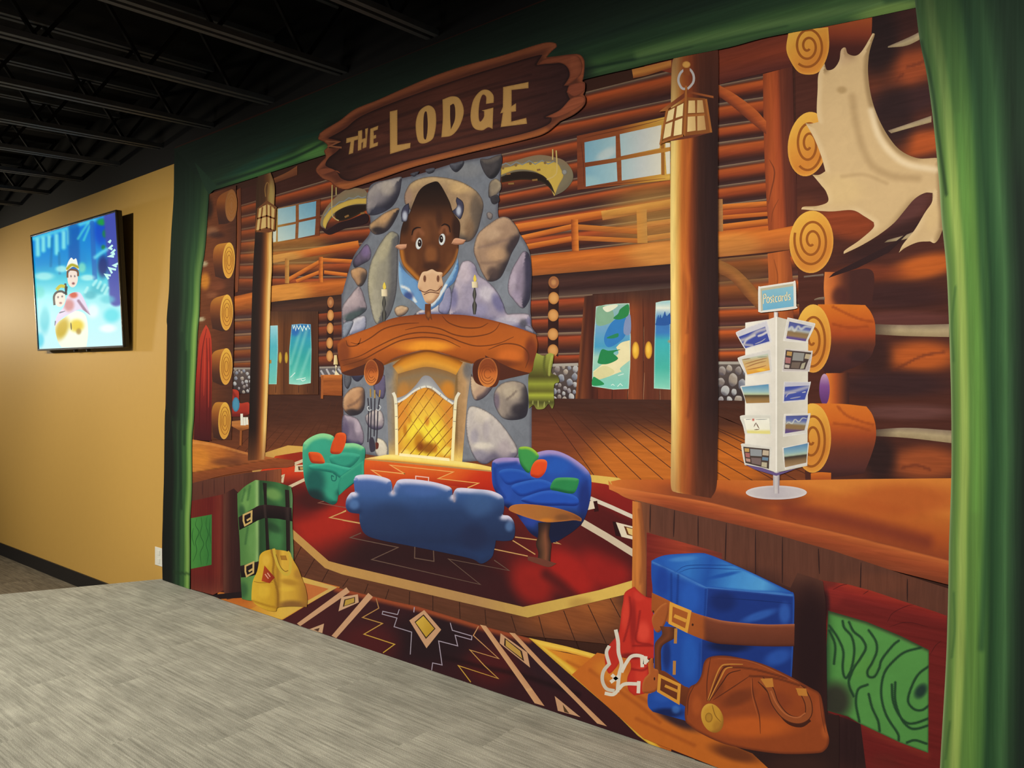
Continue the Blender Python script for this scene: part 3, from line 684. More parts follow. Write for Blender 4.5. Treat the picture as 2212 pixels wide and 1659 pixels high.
strokes('stone', '693,800 700,812|705,797 712,810|718,800 727,808|730,796 738,806', 4, (176, 174, 180), parent=rub)
rubble('stone_footing', 1190, 788, 1249, 868, 42, 4, 8, lab='grey rubble stone footing beside the green armchair')
rubble('stone_footing', 1548, 783, 1622, 872, 30, 6, 12, lab='grey rubble stone footing behind the postcard stand')
strokes('coping', '1190,789 1249,787|1548,784 1600,784', 6, (170, 164, 158), parent=rub); strokes('coping', '500,796 545,796|690,794 738,793', 4, (150, 140, 134), parent=rub)

# ---------------------------------------------------------------- doors
use('B')
dr = poly('entrance_door', '905,-30 1350,-30 1350,690 905,690', (112, 66, 36), [lin((905, 0), (1350, 0), [(0, (120, 70, 36)), (.2, (132, 80, 42)), (.35, (98, 56, 32)), (.6, (120, 72, 40)), (.9, (84, 46, 30)), (1, (92, 52, 32))]), lin((0, -30), (0, 120), [(0, (80, 52, 40), .8), (1, (80, 52, 40), 0)]), lines('1055,60 1050,690|1180,610 1180,690|1255,610 1255,690|985,610 980,690|1300,60 1310,690', 6, (66, 36, 26), .8)], mat='woodv', label='double wooden entrance door with tall blue panes behind the slim post')
WAT = [lin((1180, 80), (1180, 600), [(0, (44, 120, 190)), (.25, (46, 160, 190)), (.55, (48, 168, 170)), (.85, (84, 190, 178)), (1, (150, 214, 200))]), lines('1250,130 1120,560|1200,120 1110,420|1280,300 1180,580', 26, (150, 214, 208), .45, curve=False), spot(1150, 140, 60, 60, (40, 100, 190), .7)]
GL = poly('pane', '1120,85 1200,78 1285,82 1292,300 1285,590 1190,606 1098,598 1100,300', (60, 170, 180), WAT + [rim(8, (190, 230, 220), .5)], parent=dr, res=3)
poly('pane', '915,95 1000,92 1002,300 990,600 912,600', (80, 180, 190), [lin((0, 95), (0, 600), [(0, (150, 205, 222)), (.35, (80, 180, 200)), (1, (110, 200, 190))]), rim(8, (200, 232, 224), .5)], parent=dr, res=3)
strokes('ice_crystals', '1130,90 1135,120 1145,92 1155,135 1165,90 1180,125 1195,92 1215,140 1225,95 1245,130 1260,90 1275,125|1110,540 1150,500|1160,560 1240,545|1200,560 1215,572 1240,560', 6, (214, 238, 238), parent=GL)
for x, y in ((1021, 370), (1074, 370)): ell('door_handle', x, y, 15, 50, (196, 160, 50), [rim(8, (130, 94, 34), .8)], parent=dr, res=2)
strokes('door_handle', '915,405 945,405', 30, (176, 134, 52), parent=dr)
use('I')
dr = poly('entrance_door', '450,640 700,610 1200,570 1200,1570 560,1560 370,1550', (120, 62, 38), [lin((380, 0), (1190, 0), [(0, (150, 86, 46)), (.1, (110, 56, 36)), (.17, (74, 36, 32)), (.24, (110, 50, 34)), (.5, (112, 52, 36)), (.6, (150, 76, 40)), (.71, (118, 60, 38)), (.8, (104, 52, 38)), (1, (120, 66, 44))]), lin((0, 600), (0, 760), [(0, (74, 48, 42), .9), (1, (74, 48, 42), 0)]), lines('955,660 960,1000 955,1560|560,1440 560,1550|690,1440 688,1550|825,1440 820,1550|1098,1440 1100,1560', 7, (66, 32, 28), .9), lines('964,900 962,1200|968,1300 960,1540|830,1450 822,1540|1102,1450 1104,1550', 3, (220, 180, 140), .7), lines('480,640 440,1100 400,1550', 26, (64, 32, 30), .6)], mat='woodv', label='double entrance door with lake view panes and oval brass handles beside the thick post')
gl = poly('pane', '550,728 640,712 740,703 838,700 850,1000 845,1250 833,1440 700,1446 515,1418 520,1250 532,1000', (120, 190, 190), [lin((0, 700), (0, 1450), [(0, (150, 190, 180)), (.3, (110, 165, 210)), (.5, (70, 160, 205)), (.62, (160, 205, 190)), (1, (120, 205, 195))]), rim(9, (205, 232, 220), .8)], parent=dr, res=3)
def leafy(name, pts, col, ops=()): return blob(name, pts, col, ops, parent=gl, res=3)
leafy('painted_hill', '560,740 650,725 700,780 690,860 560,890', (132, 176, 150)); leafy('painted_peak', '610,735 700,712 740,720 690,760 640,775', (222, 226, 206)); leafy('painted_water', '690,860 800,820 830,900 780,1010 660,1080 620,1000', (50, 130, 205)); leafy('painted_water', '800,850 845,800 847,960 790,960', (130, 150, 195))
leafy('painted_shore', '725,1080* 770,1040 842,1020* 846,1190* 760,1260 770,1290* 640,1340 540,1370* 525,1290* 640,1200 740,1140', (228, 220, 178)); leafy('painted_shore', '525,1300* 620,1240 710,1290 640,1340 530,1370*', (214, 210, 160))
leafy('painted_tree', '830,710 760,750 740,790 700,830 760,840 830,800', (44, 140, 80)); leafy('painted_tree', '740,960 690,975 640,1000 690,1005 740,990', (40, 140, 100)); leafy('painted_tree', '600,1100 570,1180 570,1220 650,1225 740,1180 700,1130 760,1100 660,1110', (36, 140, 84)); leafy('painted_tree', '525,1340 560,1350 620,1400 520,1410', (40, 150, 90))
strokes('wave', '680,1410 695,1400 710,1412|735,1420 760,1395 780,1415|740,1325 790,1310', 6, (210, 238, 232), parent=gl)
g2 = poly('pane', '1066,695 1120,682 1192,675 1192,1446 1050,1436 1054,1100', (80, 180, 190), [lin((0, 680), (0, 1450), [(0, (150, 200, 215)), (.08, (225, 230, 220)), (.16, (120, 170, 215)), (.22, (62, 120, 195)), (.36, (60, 130, 205)), (.44, (60, 180, 195)), (.75, (70, 185, 175)), (1, (140, 215, 195))]), rim(9, (200, 232, 224), .7), spot(1185, 1030, 22, 18, (190, 150, 110), .8)], parent=dr, res=3)
blob('painted_tree', '1070,860* 1078,830 1090,800 1096,830 1106,795 1116,830 1130,810 1145,770 1160,810 1190,780* 1190,880 1070,890', (44, 96, 176), (), parent=g2, res=3)
for x, y in ((892, 1108), (1004, 1105)): ell('door_handle', x, y, 32, 76, (232, 178, 52), [rim(14, (168, 110, 40), .8), spot(x - 4, y - 10, 20, 50, (246, 204, 84), .7)], parent=dr, res=2.5)

# ---------------------------------------------------------------- plank floor of the hall
use('px')
fl = poly('plank_floor', '480,852 1640,866 2060,1010 2060,1080 1400,1400 1000,1360 640,1300 560,1200 440,1110 440,1000', (112, 62, 40), [
    lin((900, 850), (900, 1060), [(0, (72, 42, 36)), (.3, (90, 50, 36)), (.6, (124, 66, 38)), (1, (140, 74, 40))]),
    spot(1400, 1010, 220, 110, (200, 112, 36), .95), spot(1580, 1000, 120, 90, (206, 112, 32), .9), spot(1180, 960, 120, 90, (134, 66, 40), .6),
    spot(600, 880, 130, 50, (76, 42, 32), .6), lin((0, 1150), (0, 1340), [(0, (110, 62, 42), 0), (.3, (106, 62, 44), 1), (1, (104, 62, 44), 1)]), spot(1240, 1330, 160, 60, (166, 92, 44), .7), spot(1290, 1300, 60, 40, (190, 110, 50), .5)], mat='woodh', res=6, label='reddish brown plank floor of the printed hall')
pl = '|'.join('%g,%g %g,%g' % (x, 868 + random.uniform(0, 20), x + (x - 1060) * .85 + 20, 1040) for x in range(1175, 1700, 26))
strokes('plank_joint', pl, 1.6, (84, 44, 32), parent=fl)
pl = '|'.join('%g,%g %g,%g' % (x, 868 + random.uniform(0, 24), x - 30 - (760 - x) * .55, 985) for x in range(610, 790, 15))
strokes('plank_joint', pl, 1.3, (86, 46, 32), parent=fl)
use('G')
strokes('plank_joint', '140,135 135,250|340,170 340,310|570,225 575,370|790,290 800,420|1018,345 1060,480|1255,350 1310,560|1470,300 1600,640|1680,250 1850,610|1870,190 1960,360', 7, (66, 38, 30), parent=fl)
use('C'); strokes('plank_joint', '1215,700 1140,850|1330,810 1230,985|1450,900 1380,1030|1610,1000 1560,1070|1780,1045 1750,1125|1960,1090 1930,1180', 6, (62, 34, 28), parent=fl)

# ---------------------------------------------------------------- stone chimney and fireplace
use('T')
STN = dict(mat='stone', res=4)
fp = blob('fireplace', '735,180* 900,140 1230,40 1590,-30* 1585,180 1565,500 1650,540 1740,640 1830,800 1850,1000 1840,1300 1850,1500 1850,2560* 950,2620* 250,2500* 228,1300 240,1150 280,1000 330,850 400,740 470,640 470,500 440,440 450,330 500,220', (122, 128, 142), [
    spot(1300, 110, 200, 90, (140, 142, 148), .6), spot(1500, 600, 90, 200, (104, 106, 116), .5), spot(700, 1250, 160, 200, (128, 140, 152), .7), spot(1620, 1150, 120, 220, (136, 144, 160), .7), spot(400, 900, 150, 120, (96, 100, 112), .5),
    spot(1000, 2300, 900, 500, (140, 146, 160), .6), spot(1290, 560, 80, 200, (52, 44, 52), .7, -20), spot(760, 1000, 40, 160, (84, 88, 100), .6), rim(30, (84, 82, 98), .6)], label='tall stone fireplace and chimney with rounded boulders', **STN)
def stone(pts, c, hi, lo, w=70, ang=110, extra=(), p=None, ah=.75, al=.95):
    return blob('stone', pts, c, [bev(w, ang, hi, ah, lo, al)] + list(extra) + [rim(13, (58, 56, 70), .75)], mat='stone', parent=p or fp, res=4)
DK = (50, 50, 66)
stone('560,205 640,185 735,165 740,210 720,320 660,420 560,480 480,495 445,470 440,380 450,300 500,235', (136, 130, 138), (176, 168, 166), DK, 120, 120, [spot(620, 260, 90, 90, (186, 176, 166), .7), spot(540, 460, 110, 50, (66, 68, 88), .8)])
stone('700,430 720,460 660,580 600,640 520,660 470,620 470,570 530,520 600,470', (150, 122, 98), (204, 164, 116), (52, 46, 56), 60, 140, [spot(600, 520, 90, 40, (204, 160, 112), .8, -40), spot(540, 620, 80, 40, (54, 48, 56), .9)])
stone('770,300 830,210 960,165 1100,170 1230,200 1330,250 1400,310 1440,400 1420,520 1380,650 1310,720 1200,700 1000,600 850,480 790,420 765,380', (166, 138, 108), (206, 176, 130), (74, 68, 70), 90, 110, [spot(1230, 260, 130, 70, (212, 178, 126), .8), spot(1380, 450, 80, 200, (92, 82, 78), .7), spot(1320, 620, 60, 130, (128, 100, 78), .7), spot(790, 330, 60, 120, (160, 130, 116), .7)])
stone('1410,20 1480,10 1590,-20 1588,90 1540,170 1490,180 1440,120', (78, 74, 80), (120, 110, 104), (40, 40, 48), 60)
stone('1150,60 1200,45 1270,30 1265,75 1215,125 1175,110', (82, 84, 98), (110, 112, 126), (44, 46, 58), 40); stone('945,105 1020,90 1015,125 970,140', (82, 84, 98), (106, 108, 122), (44, 46, 58), 25); stone('815,140 890,120 850,165', (82, 84, 98), (106, 108, 122), (44, 46, 58), 20)
stone('1490,220 1540,180 1585,210 1588,270 1550,320 1500,350 1480,320', (150, 136, 118), (190, 172, 140), (70, 66, 74), 40, 60); stone('1500,340 1560,320 1575,370 1540,400 1510,390', (64, 62, 70), (80, 78, 84), (44, 42, 50), 20); stone('1465,480 1490,465 1520,490 1505,530 1475,520', (146, 134, 132), (180, 168, 160), (90, 86, 92), 20)
stone('640,635 690,640 720,680 710,800 705,1000 690,1180 640,1340 560,1420 510,1400 470,1250 450,1080 470,920 520,800 580,700', (150, 146, 132), (182, 176, 150), (92, 92, 100), 110, 150, [spot(600, 780, 60, 160, (178, 170, 142), .7, 20), spot(690, 950, 40, 300, (112, 112, 116), .7), spot(520, 1250, 60, 200, (168, 164, 150), .6)])
stone('440,740 480,800 470,870 410,910 340,940 328,880 370,820', (104, 92, 118), (150, 128, 168), DK, 50, 60, [spot(430, 800, 50, 70, (132, 112, 160), .8)])
stone('310,960 380,935 440,960 445,1020 410,1090 370,1100 335,1050 310,1010', (170, 132, 100), (206, 164, 120), (62, 56, 60), 45, 120, [spot(415, 1030, 40, 70, (70, 62, 64), .7), spot(350, 990, 40, 40, (206, 160, 112), .7)])
stone('370,1100 405,1140 430,1220 445,1290 400,1340 300,1400 245,1420 228,1330 240,1260 300,1180', (152, 138, 150), (196, 180, 186), (62, 70, 82), 90, 110, [spot(340, 1200, 70, 100, (190, 172, 180), .7), spot(330, 1350, 140, 50, (78, 96, 100), .8, -15)])
stone('330,1380 420,1350 440,1400 420,1480 310,1520 290,1470', (170, 172, 194), (214, 212, 222), (108, 116, 150), 50); stone('240,1420 330,1400 280,1520 240,1540', (136, 146, 166), (164, 172, 188), (92, 100, 120), 30)
stone('680,1290 730,1262 790,1275 800,1300 770,1340 720,1360 690,1340', (196, 164, 132), (222, 194, 158), (112, 94, 88), 35, 100)
stone('1560,520 1640,510 1700,560 1745,640 1740,710 1680,820 1640,920 1580,1030 1490,1060 1440,1010 1390,900 1355,800 1375,690 1420,620', (164, 134, 112), (200, 168, 138), (58, 50, 58), 110, 120, [spot(1520, 660, 110, 60, (196, 166, 138), .7, -20), spot(1560, 830, 130, 90, (198, 160, 124), .7), spot(1700, 740, 60, 120, (70, 58, 66), .8, 30), spot(1520, 990, 70, 80, (84, 68, 70), .8), lines('1400,770 1480,750 1580,720 1690,690', 22, (120, 98, 96), .4), lines('1420,900 1520,900 1600,880', 18, (130, 104, 92), .5)])
stone('1260,890 1320,880 1370,920 1400,1000 1480,1060 1560,1150 1610,1250 1640,1330 1700,1330 1830,1340 1850,1440 1890,1500* 1850,1500 1150,1380 1130,1300 1160,1180 1200,1040 1230,950', (160, 152, 178), (204, 192, 206), (92, 92, 136), 130, 120, [spot(1290, 990, 80, 120, (204, 190, 204), .7), spot(1470, 1160, 110, 90, (206, 200, 214), .8, 30), spot(1560, 1240, 60, 120, (104, 104, 156), .7, -25), spot(1180, 1200, 60, 140, (106, 106, 158), .7), spot(1640, 1400, 160, 60, (188, 186, 204), .7), spot(1780, 1420, 50, 60, (86, 86, 100), .8), spot(1400, 1300, 120, 80, (150, 148, 190), .6)])
stone('1780,800 1830,830 1850,950 1848,1100 1830,1220 1770,1290 1690,1210 1650,1150 1650,1060 1680,960 1730,870', (140, 128, 152), (178, 164, 184), (52, 50, 72), 90, 170, [spot(1690, 1060, 40, 140, (180, 168, 190), .7), spot(1820, 980, 30, 220, (70, 66, 92), .9), spot(1720, 1180, 60, 80, (160, 148, 178), .6)])
stone('840,1345* 900,1300 1000,1280 1090,1200 1140,1230 1150,1340* 1000,1340*', (190, 184, 196), (222, 214, 216), (126, 128, 172), 40); stone('1100,1130 1150,1100 1170,1200 1140,1330 1060,1320 1060,1240', (150, 150, 186), (184, 180, 204), (108, 110, 158), 40)

use('E')
stone('175,780 230,720 300,700 345,720 355,800 345,890 300,940 220,950 170,900 160,840', (176, 132, 98), (214, 172, 132), (56, 50, 62), 60, 130, [spot(270, 780, 70, 60, (204, 158, 118), .6), spot(240, 920, 90, 40, (54, 50, 60), .9), lines('210,870 270,840 330,780', 16, (120, 90, 78), .6)])
stone('160,960 220,950 290,980 330,1060 345,1130 330,1200 240,1220 160,1160', (130, 118, 142), (184, 170, 186), (58, 54, 92), 70, 70, [spot(290, 1040, 40, 110, (186, 172, 190), .8), spot(190, 1080, 40, 100, (96, 86, 120), .7)])
stone('380,930 450,895 500,920 520,1000 500,1060 440,1075 380,1040 355,970', (166, 156, 166), (212, 200, 196), (84, 78, 108), 50, 90, [spot(470, 960, 40, 60, (212, 204, 200), .7)])
stone('450,1150 510,1160 550,1220 540,1300 480,1320 440,1260', (214, 206, 192), (240, 230, 204), (160, 146, 140), 40, 90)
stone('180,590 230,600 235,660 205,720 175,680', (96, 98, 110), (124, 126, 134), (54, 56, 66), 30); stone('240,600 340,600 300,655 260,645', (58, 58, 84), (84, 82, 110), (40, 40, 60), 25); stone('440,640 520,600 535,700 515,800 470,790 430,720', (108, 100, 134), (132, 124, 154), (78, 72, 104), 40)
stone('1265,580* 1320,640 1440,680 1460,700 1400,780 1330,820 1290,800 1265,700', (188, 156, 134), (226, 200, 168), (92, 78, 88), 60, 130, [spot(1300, 680, 60, 80, (220, 190, 158), .7)])
stone('1480,730 1540,670 1640,650 1730,680 1760,760 1765,860 1740,960 1640,990 1540,970 1480,880 1465,800', (150, 138, 132), (192, 176, 156), (46, 44, 58), 110, 140, [spot(1620, 750, 110, 90, (190, 176, 156), .8), spot(1690, 900, 110, 80, (52, 48, 60), .85), spot(1490, 830, 40, 120, (104, 92, 124), .7), lines('1580,810 1620,780 1660,740', 14, (120, 106, 102), .7)])
stone('1265,870 1340,880 1450,940 1540,1030 1620,1140 1665,1220 1670,1290 1600,1340 1480,1330 1400,1370 1330,1350 1280,1280 1240,1160 1225,1040 1235,920', (190, 182, 184), (220, 212, 204), (112, 106, 132), 110, 110, [spot(1360, 960, 100, 90, (218, 208, 198), .6), spot(1400, 1080, 40, 120, (172, 164, 174), .6), spot(1300, 1130, 50, 90, (150, 146, 170), .5), spot(1370, 1210, 120, 40, (226, 218, 208), .8), spot(1340, 1290, 110, 60, (142, 138, 164), .7), spot(1560, 1240, 90, 110, (174, 162, 172), .7)])
stone('1730,170* 1780,180 1840,250* 1780,230 1740,210', (150, 152, 176), (176, 176, 196), (120, 122, 150), 20)

# firebox, glow and screen
fb = poly('firebox', '520,510 880,380 1285,490 1240,800 1190,1390 560,1320 545,900', (150, 130, 110), [lin((520, 0), (640, 0), [(0, (134, 134, 144)), (.5, (150, 140, 128)), (1, (170, 130, 76))]), lin((1130, 0), (1280, 0), [(0, (0, 0, 0), 0), (.2, (176, 140, 100), .8), (.6, (196, 156, 110), 1), (1, (150, 146, 148), 1)]), lin((0, 1150), (0, 1330), [(0, (226, 170, 80), 0), (1, (246, 214, 110), .95)]), spot(560, 560, 60, 130, (112, 116, 128), .7), spot(1240, 560, 60, 110, (108, 108, 116), .8)], parent=fp, mat='stone', label='glowing arched firebox')
strip('firebox_arch', '590,520 700,440 880,385 1050,425 1200,490', '640,590 760,555 890,530 1040,560 1140,600', [(0, (150, 84, 24)), (.3, (214, 138, 34)), (.7, (230, 162, 52)), (1, (196, 140, 60))], [spot(640, 560, 70, 60, (190, 150, 90), .5)], 'plain', fp)
strip('firebox_arch', '640,590 760,555 890,530 1040,560 1140,600', '630,800 760,800 890,800 1010,800 1120,800', [(0, (150, 110, 66)), (.25, (146, 122, 92)), (1, (196, 130, 50))], [spot(1070, 720, 80, 100, (220, 140, 40), .8), spot(690, 720, 60, 90, (200, 136, 60), .6)], 'plain', fp)
gl = poly('flames', '640,840 760,770 860,700 960,760 1110,860 1120,1330 640,1300', (226, 156, 50), [spot(870, 1130, 260, 330, (250, 226, 60), 1), spot(870, 900, 160, 150, (244, 196, 70), .7), spot(680, 950, 80, 160, (226, 140, 50), .6), spot(1080, 960, 70, 160, (220, 140, 60), .6), spot(820, 1180, 70, 120, (196, 120, 20), .8), spot(900, 1230, 90, 70, (150, 80, 16), .85), spot(830, 1220, 40, 60, (140, 70, 20), .8), spot(890, 1000, 30, 60, (214, 130, 40), .8), spot(700, 1080, 24, 70, (190, 110, 20), .7), spot(740, 980, 24, 60, (214, 140, 40), .7), spot(960, 1230, 30, 60, (200, 120, 30), .8), spot(740, 1200, 60, 80, (226, 170, 40), .6), spot(1060, 1260, 70, 60, (250, 230, 90), .8), spot(700, 1280, 70, 50, (252, 232, 110), .8)], parent=fp, label='yellow flames behind the mesh fire screen')
strokes('screen_wire', '640,870 680,820|640,975 800,745|640,1080 900,715|640,1200 965,745|665,1280 1040,790|740,1290 1110,860|815,1295 1115,960|890,1300 1115,1040|960,1305 1112,1140|1035,1310 1110,1220', 7, (150, 92, 30), parent=gl)
strokes('screen_wire', '720,830 1000,1240|790,780 1060,1200|860,760 1090,1080|690,900 880,1180|930,780 1100,1000', 5, (206, 160, 60), parent=gl)
fs = strip('fire_screen', '600,800 660,790 720,760 790,690 850,615 890,605 930,625 990,700 1050,780 1100,815 1130,820', '610,860 660,822 740,775 800,735 850,712 890,706 930,720 980,760 1040,810 1090,840 1135,850', [(0, (150, 150, 160)), (.5, (164, 166, 174)), (.82, (180, 182, 186)), (1, (214, 214, 210))], (), 'plain', fp, label='pale scalloped fire screen')
strokes('screen_trim', '640,835 700,800 770,745 830,712 885,700 940,715 1000,760 1060,810 1115,850', 17, (224, 224, 218), parent=fs, curve=True)
strokes('screen_trim', '597,752 615,800 622,900 625,1050 628,1320', 26, (226, 224, 214), col2=(252, 240, 180), parent=fs, curve=True); strokes('screen_trim', '1168,752 1140,810 1130,920 1120,1100 1106,1380', 26, (226, 222, 210), col2=(252, 238, 170), parent=fs, curve=True)
strokes('trim_tick', '760,757 772,770|830,705 838,725|880,692 886,712|935,705 930,726|1010,765 1000,780|1070,808 1060,825|612,850 632,848|614,960 634,958|616,1070 636,1068|1122,900 1146,902|1116,1000 1138,1002', 5, (150, 140, 130), parent=fs)
strip('hearth', '350,1322 480,1300 620,1290 1100,1340 1300,1365 1445,1395', '350,1330 480,1335 620,1345 1100,1395 1300,1420 1445,1440', [(0, (250, 226, 130)), (.4, (252, 232, 130)), (.8, (246, 214, 96)), (1, (226, 150, 50))], [spot(400, 1320, 90, 40, (230, 180, 120), .6), spot(1380, 1400, 120, 50, (236, 196, 100), .5)], 'plain', fp, label='bright hearth stone')
strip('hearth', '650,1275 800,1290 950,1305 1085,1320', '650,1300 800,1312 950,1330 1085,1345', [(0, (255, 240, 180)), (1, (255, 246, 200))], (), 'plain', fp)
# mantel
mn = blob('mantel', '115,330* 160,285 280,235 400,190 560,120 700,90 870,75 1060,75 1240,85 1400,115 1560,155 1700,200 1830,250* 1845,330 1835,420 1815,500 1790,585* 1700,605 1600,625 1500,640 1400,580 1285,500 1160,455 1050,420 880,385 700,425 600,460 510,510 380,520 150,580* 120,420', (176, 90, 32), [
    lin((0, 90), (0, 480), [(0, (140, 68, 34), .7), (.3, (190, 100, 34), .6), (.7, (206, 108, 34), .6), (1, (150, 76, 30), .6)]), spot(880, 350, 330, 70, (244, 160, 40), .95), spot(1600, 440, 160, 90, (222, 116, 40), .8), spot(640, 330, 200, 60, (206, 118, 36), .5), spot(170, 400, 80, 150, (120, 58, 34), .7), spot(1790, 400, 80, 180, (112, 50, 36), .8), spot(300, 500, 200, 60, (110, 58, 34), .6), spot(1500, 500, 250, 50, (104, 50, 32), .7),
    lines('130,480 300,440 450,360 620,280 760,240 900,235 1050,260 1200,320 1330,350 1500,330 1640,270|160,520 330,470 480,390 640,310 780,280 900,275 1040,295 1180,360|230,320 300,330 400,280 520,200 680,160 820,150|700,210 860,180 1000,200 1120,250 1250,270 1400,250 1480,210 1520,150|1020,90 1080,150 1200,190 1340,190 1420,150|190,300 210,350 290,340 320,280|1420,380 1560,330 1700,350 1770,430 1740,540', 12, (104, 52, 26), .75), rim(14, (120, 56, 30), .5)], mat='plain', parent=fp, res=4, label='thick curved wooden mantel')
strip('mantel_underside', '510,512 600,462 700,427 880,388 1050,422 1160,452 1285,492', '512,520 610,480 710,445 885,402 1045,436 1150,470 1280,505', [(0, (120, 62, 22)), (1, (150, 92, 36))], (), 'plain', mn)
blob('mantel_shadow', '1390,430* 1500,485 1640,548 1788,586* 1700,606 1600,628 1510,645 1440,600', (92, 48, 36), [spot(1450, 500, 80, 60, (120, 62, 36), .6)], parent=mn); blob('mantel_shadow', '150,580* 330,515 440,455* 510,505 500,580 350,600 240,608 180,598', (86, 46, 36), (), parent=mn)
for (x, y, rx, ry, bk) in ((408, 580, 62, 112, '380,480 460,470 510,520 510,600 470,670 400,690 360,640 350,540'), (1414, 578, 85, 127, '1300,490 1400,450 1500,480 1520,580 1480,700 1330,680 1285,600')):
    blob('log_bracket', bk, (104, 50, 30), [spot(x - rx, y, rx, ry, (80, 38, 28), .6)], parent=mn)
    le = ell('log_end', x, y, rx, ry, (192, 104, 44), [lin((x, y - ry), (x, y + ry), [(0, (150, 76, 40)), (.35, (150, 74, 36)), (.55, (206, 112, 48)), (1, (214, 134, 66))]), rim(10, (226, 146, 74), .6)], parent=mn, res=3)
    t = np.linspace(.6, 6.0, 16)
    for k in (.35, .6, .8): strokes('growth_ring', ' '.join('%g,%g' % (x + rx * k * math.cos(a), y + ry * (.1 + k * .85 * math.sin(a))) for a in t), 5, (140, 70, 34), parent=le, curve=True)
# candles on the mantel
use('T')
for x, y0, y1, y2, lab in ((590, 1065, 1185, 1400, 'left'), (1362, 1000, 1112, 1340, 'right')):
    c = strip('candlestick', '%g,%g %g,%g %g,%g %g,%g %g,%g' % (x - 4, y1, x - 16, y1 + 60, x - 6, y1 + 110, x - 18, y1 + 150, x - 10, y2), '%g,%g %g,%g %g,%g %g,%g %g,%g' % (x + 6, y1, x + 16, y1 + 60, x + 6, y1 + 110, x + 20, y1 + 150, x + 10, y2), [(0, (44, 44, 50)), (.5, (110, 108, 100)), (1, (40, 40, 48))], (), 'plain', fp, res=2.5, across=5)
    strip('candle', '%g,%g %g,%g' % (x - 22, y0 + 60, x - 20, y1), '%g,%g %g,%g' % (x + 28, y0 + 60, x + 30, y1), [(0, (236, 226, 190)), (.6, (226, 210, 176)), (1, (170, 156, 140))], (), 'plain', c, curve=False)
    blob('flame', '%g,%g %g,%g %g,%g %g,%g' % (x, y0 + 62, x - 10, y0 + 35, x + 4, y0, x + 18, y0 + 45), (232, 206, 80), (), parent=c, res=2)
# fire irons
use('E')
fi = strokes('fire_irons', '378,800 385,900 378,1180|405,800 408,900 400,1160|438,800 436,900 432,1130|478,800 465,900 462,1000 450,1240', 9, (62, 58, 74), parent=fp)
strokes('fire_iron_handle', '400,720 402,790|438,730 438,800|484,730 478,790', 12, (176, 140, 70), parent=fi); strokes('tool_hook', '390,870 375,880 385,905 410,900|475,860 490,880 470,905 450,895', 9, (190, 196, 206), parent=fi, curve=True)
blob('shovel', '390,1160 420,1140 440,1200 440,1250 400,1260', (66, 60, 78), (), parent=fi, res=3); blob('brush', '445,1185 470,1190 468,1230 450,1240', (110, 52, 44), (), parent=fi, res=3)

# ---------------------------------------------------------------- bison head above the mantel
use('T')
bz_ = blob('jacket_collar', '718,880* 760,960 820,1020 880,1070 960,1200 1060,1150 1120,1060 1180,960 1222,860* 1225,960 1190,1060 1120,1130 1080,1230 1010,1290 960,1310 900,1290 840,1230 760,1180 725,1100 715,980', (112, 160, 212), [bev(40, 150, (160, 200, 232), .5, (60, 100, 160), .6), lines('740,1100 800,1130 860,1230|1120,1090 1060,1190 1000,1260', 16, (226, 230, 232), .9), spot(800, 1180, 60, 50, (66, 86, 150), .95)], parent=fp, label='light blue collar below the bison head')
bh = blob('bison_head', '1040,205 1000,212 930,245 880,300 840,390 805,480 760,540 735,620 725,700 720,770 730,850 760,930 820,1000 880,1050 920,1010 1060,1010 1090,1020 1150,960 1200,880 1225,790 1228,700 1240,600 1230,540 1180,470 1150,380 1100,280 1065,225', (104, 60, 36), [
    spot(960, 600, 150, 190, (128, 78, 46), .8), lin((0, 230), (0, 560), [(0, (36, 24, 24), 1), (.5, (50, 32, 28), .85), (1, (80, 48, 34), 0)]), lines('990,560 1010,640 1000,760', 60, (92, 54, 36), .5), lines('845,700 860,640 890,620 920,650', 34, (150, 92, 62), .8), lines('1075,640 1090,600 1120,600 1135,650', 30, (150, 92, 62), .8), spot(940, 850, 30, 120, (84, 50, 36), .6), spot(1050, 850, 30, 110, (84, 50, 36), .6), rim(12, (44, 28, 26), .7), spot(760, 560, 70, 140, (52, 34, 30), .8), spot(1210, 600, 60, 160, (52, 32, 30), .8), spot(990, 830, 80, 110, (146, 90, 50), .8), spot(1000, 930, 110, 60, (70, 42, 34), .8), spot(840, 880, 50, 130, (122, 74, 42), .6), spot(1150, 880, 50, 110, (120, 72, 42), .6), lines('740,800 760,900 830,980 890,1040', 34, (196, 124, 46), .9), lines('1222,790 1190,880 1140,950 1095,1010', 24, (176, 112, 52), .8), spot(1060, 520, 40, 120, (70, 42, 34), .6)], parent=fp, mat='plain', res=3, label='brown bison head with curved grey horns mounted above the mantel')
for pts, hx, hy in (('742,548* 736,480 758,420 800,390* 806,440 796,500 782,545', 768, 500), ('1170,460* 1212,420 1204,370 1212,338* 1262,380 1270,450 1242,525 1210,505', 1228, 455)):
    blob('horn', pts, (70, 70, 96), [spot(hx, hy, 30, 60, (186, 194, 214), .95), rim(7, (38, 34, 48), .9)], parent=bh, res=3)
spot_ = [spot(1230, 460, 24, 40, (190, 200, 216), .9)]
for pts in ('685,765* 710,745 785,740* 775,775 730,790', '1165,735* 1200,690 1290,705* 1260,740 1200,745'):
    blob('ear', pts, (206, 150, 118), [bev(18, 90, (226, 176, 146), .6, (120, 76, 58), .7)], parent=bh, res=3)
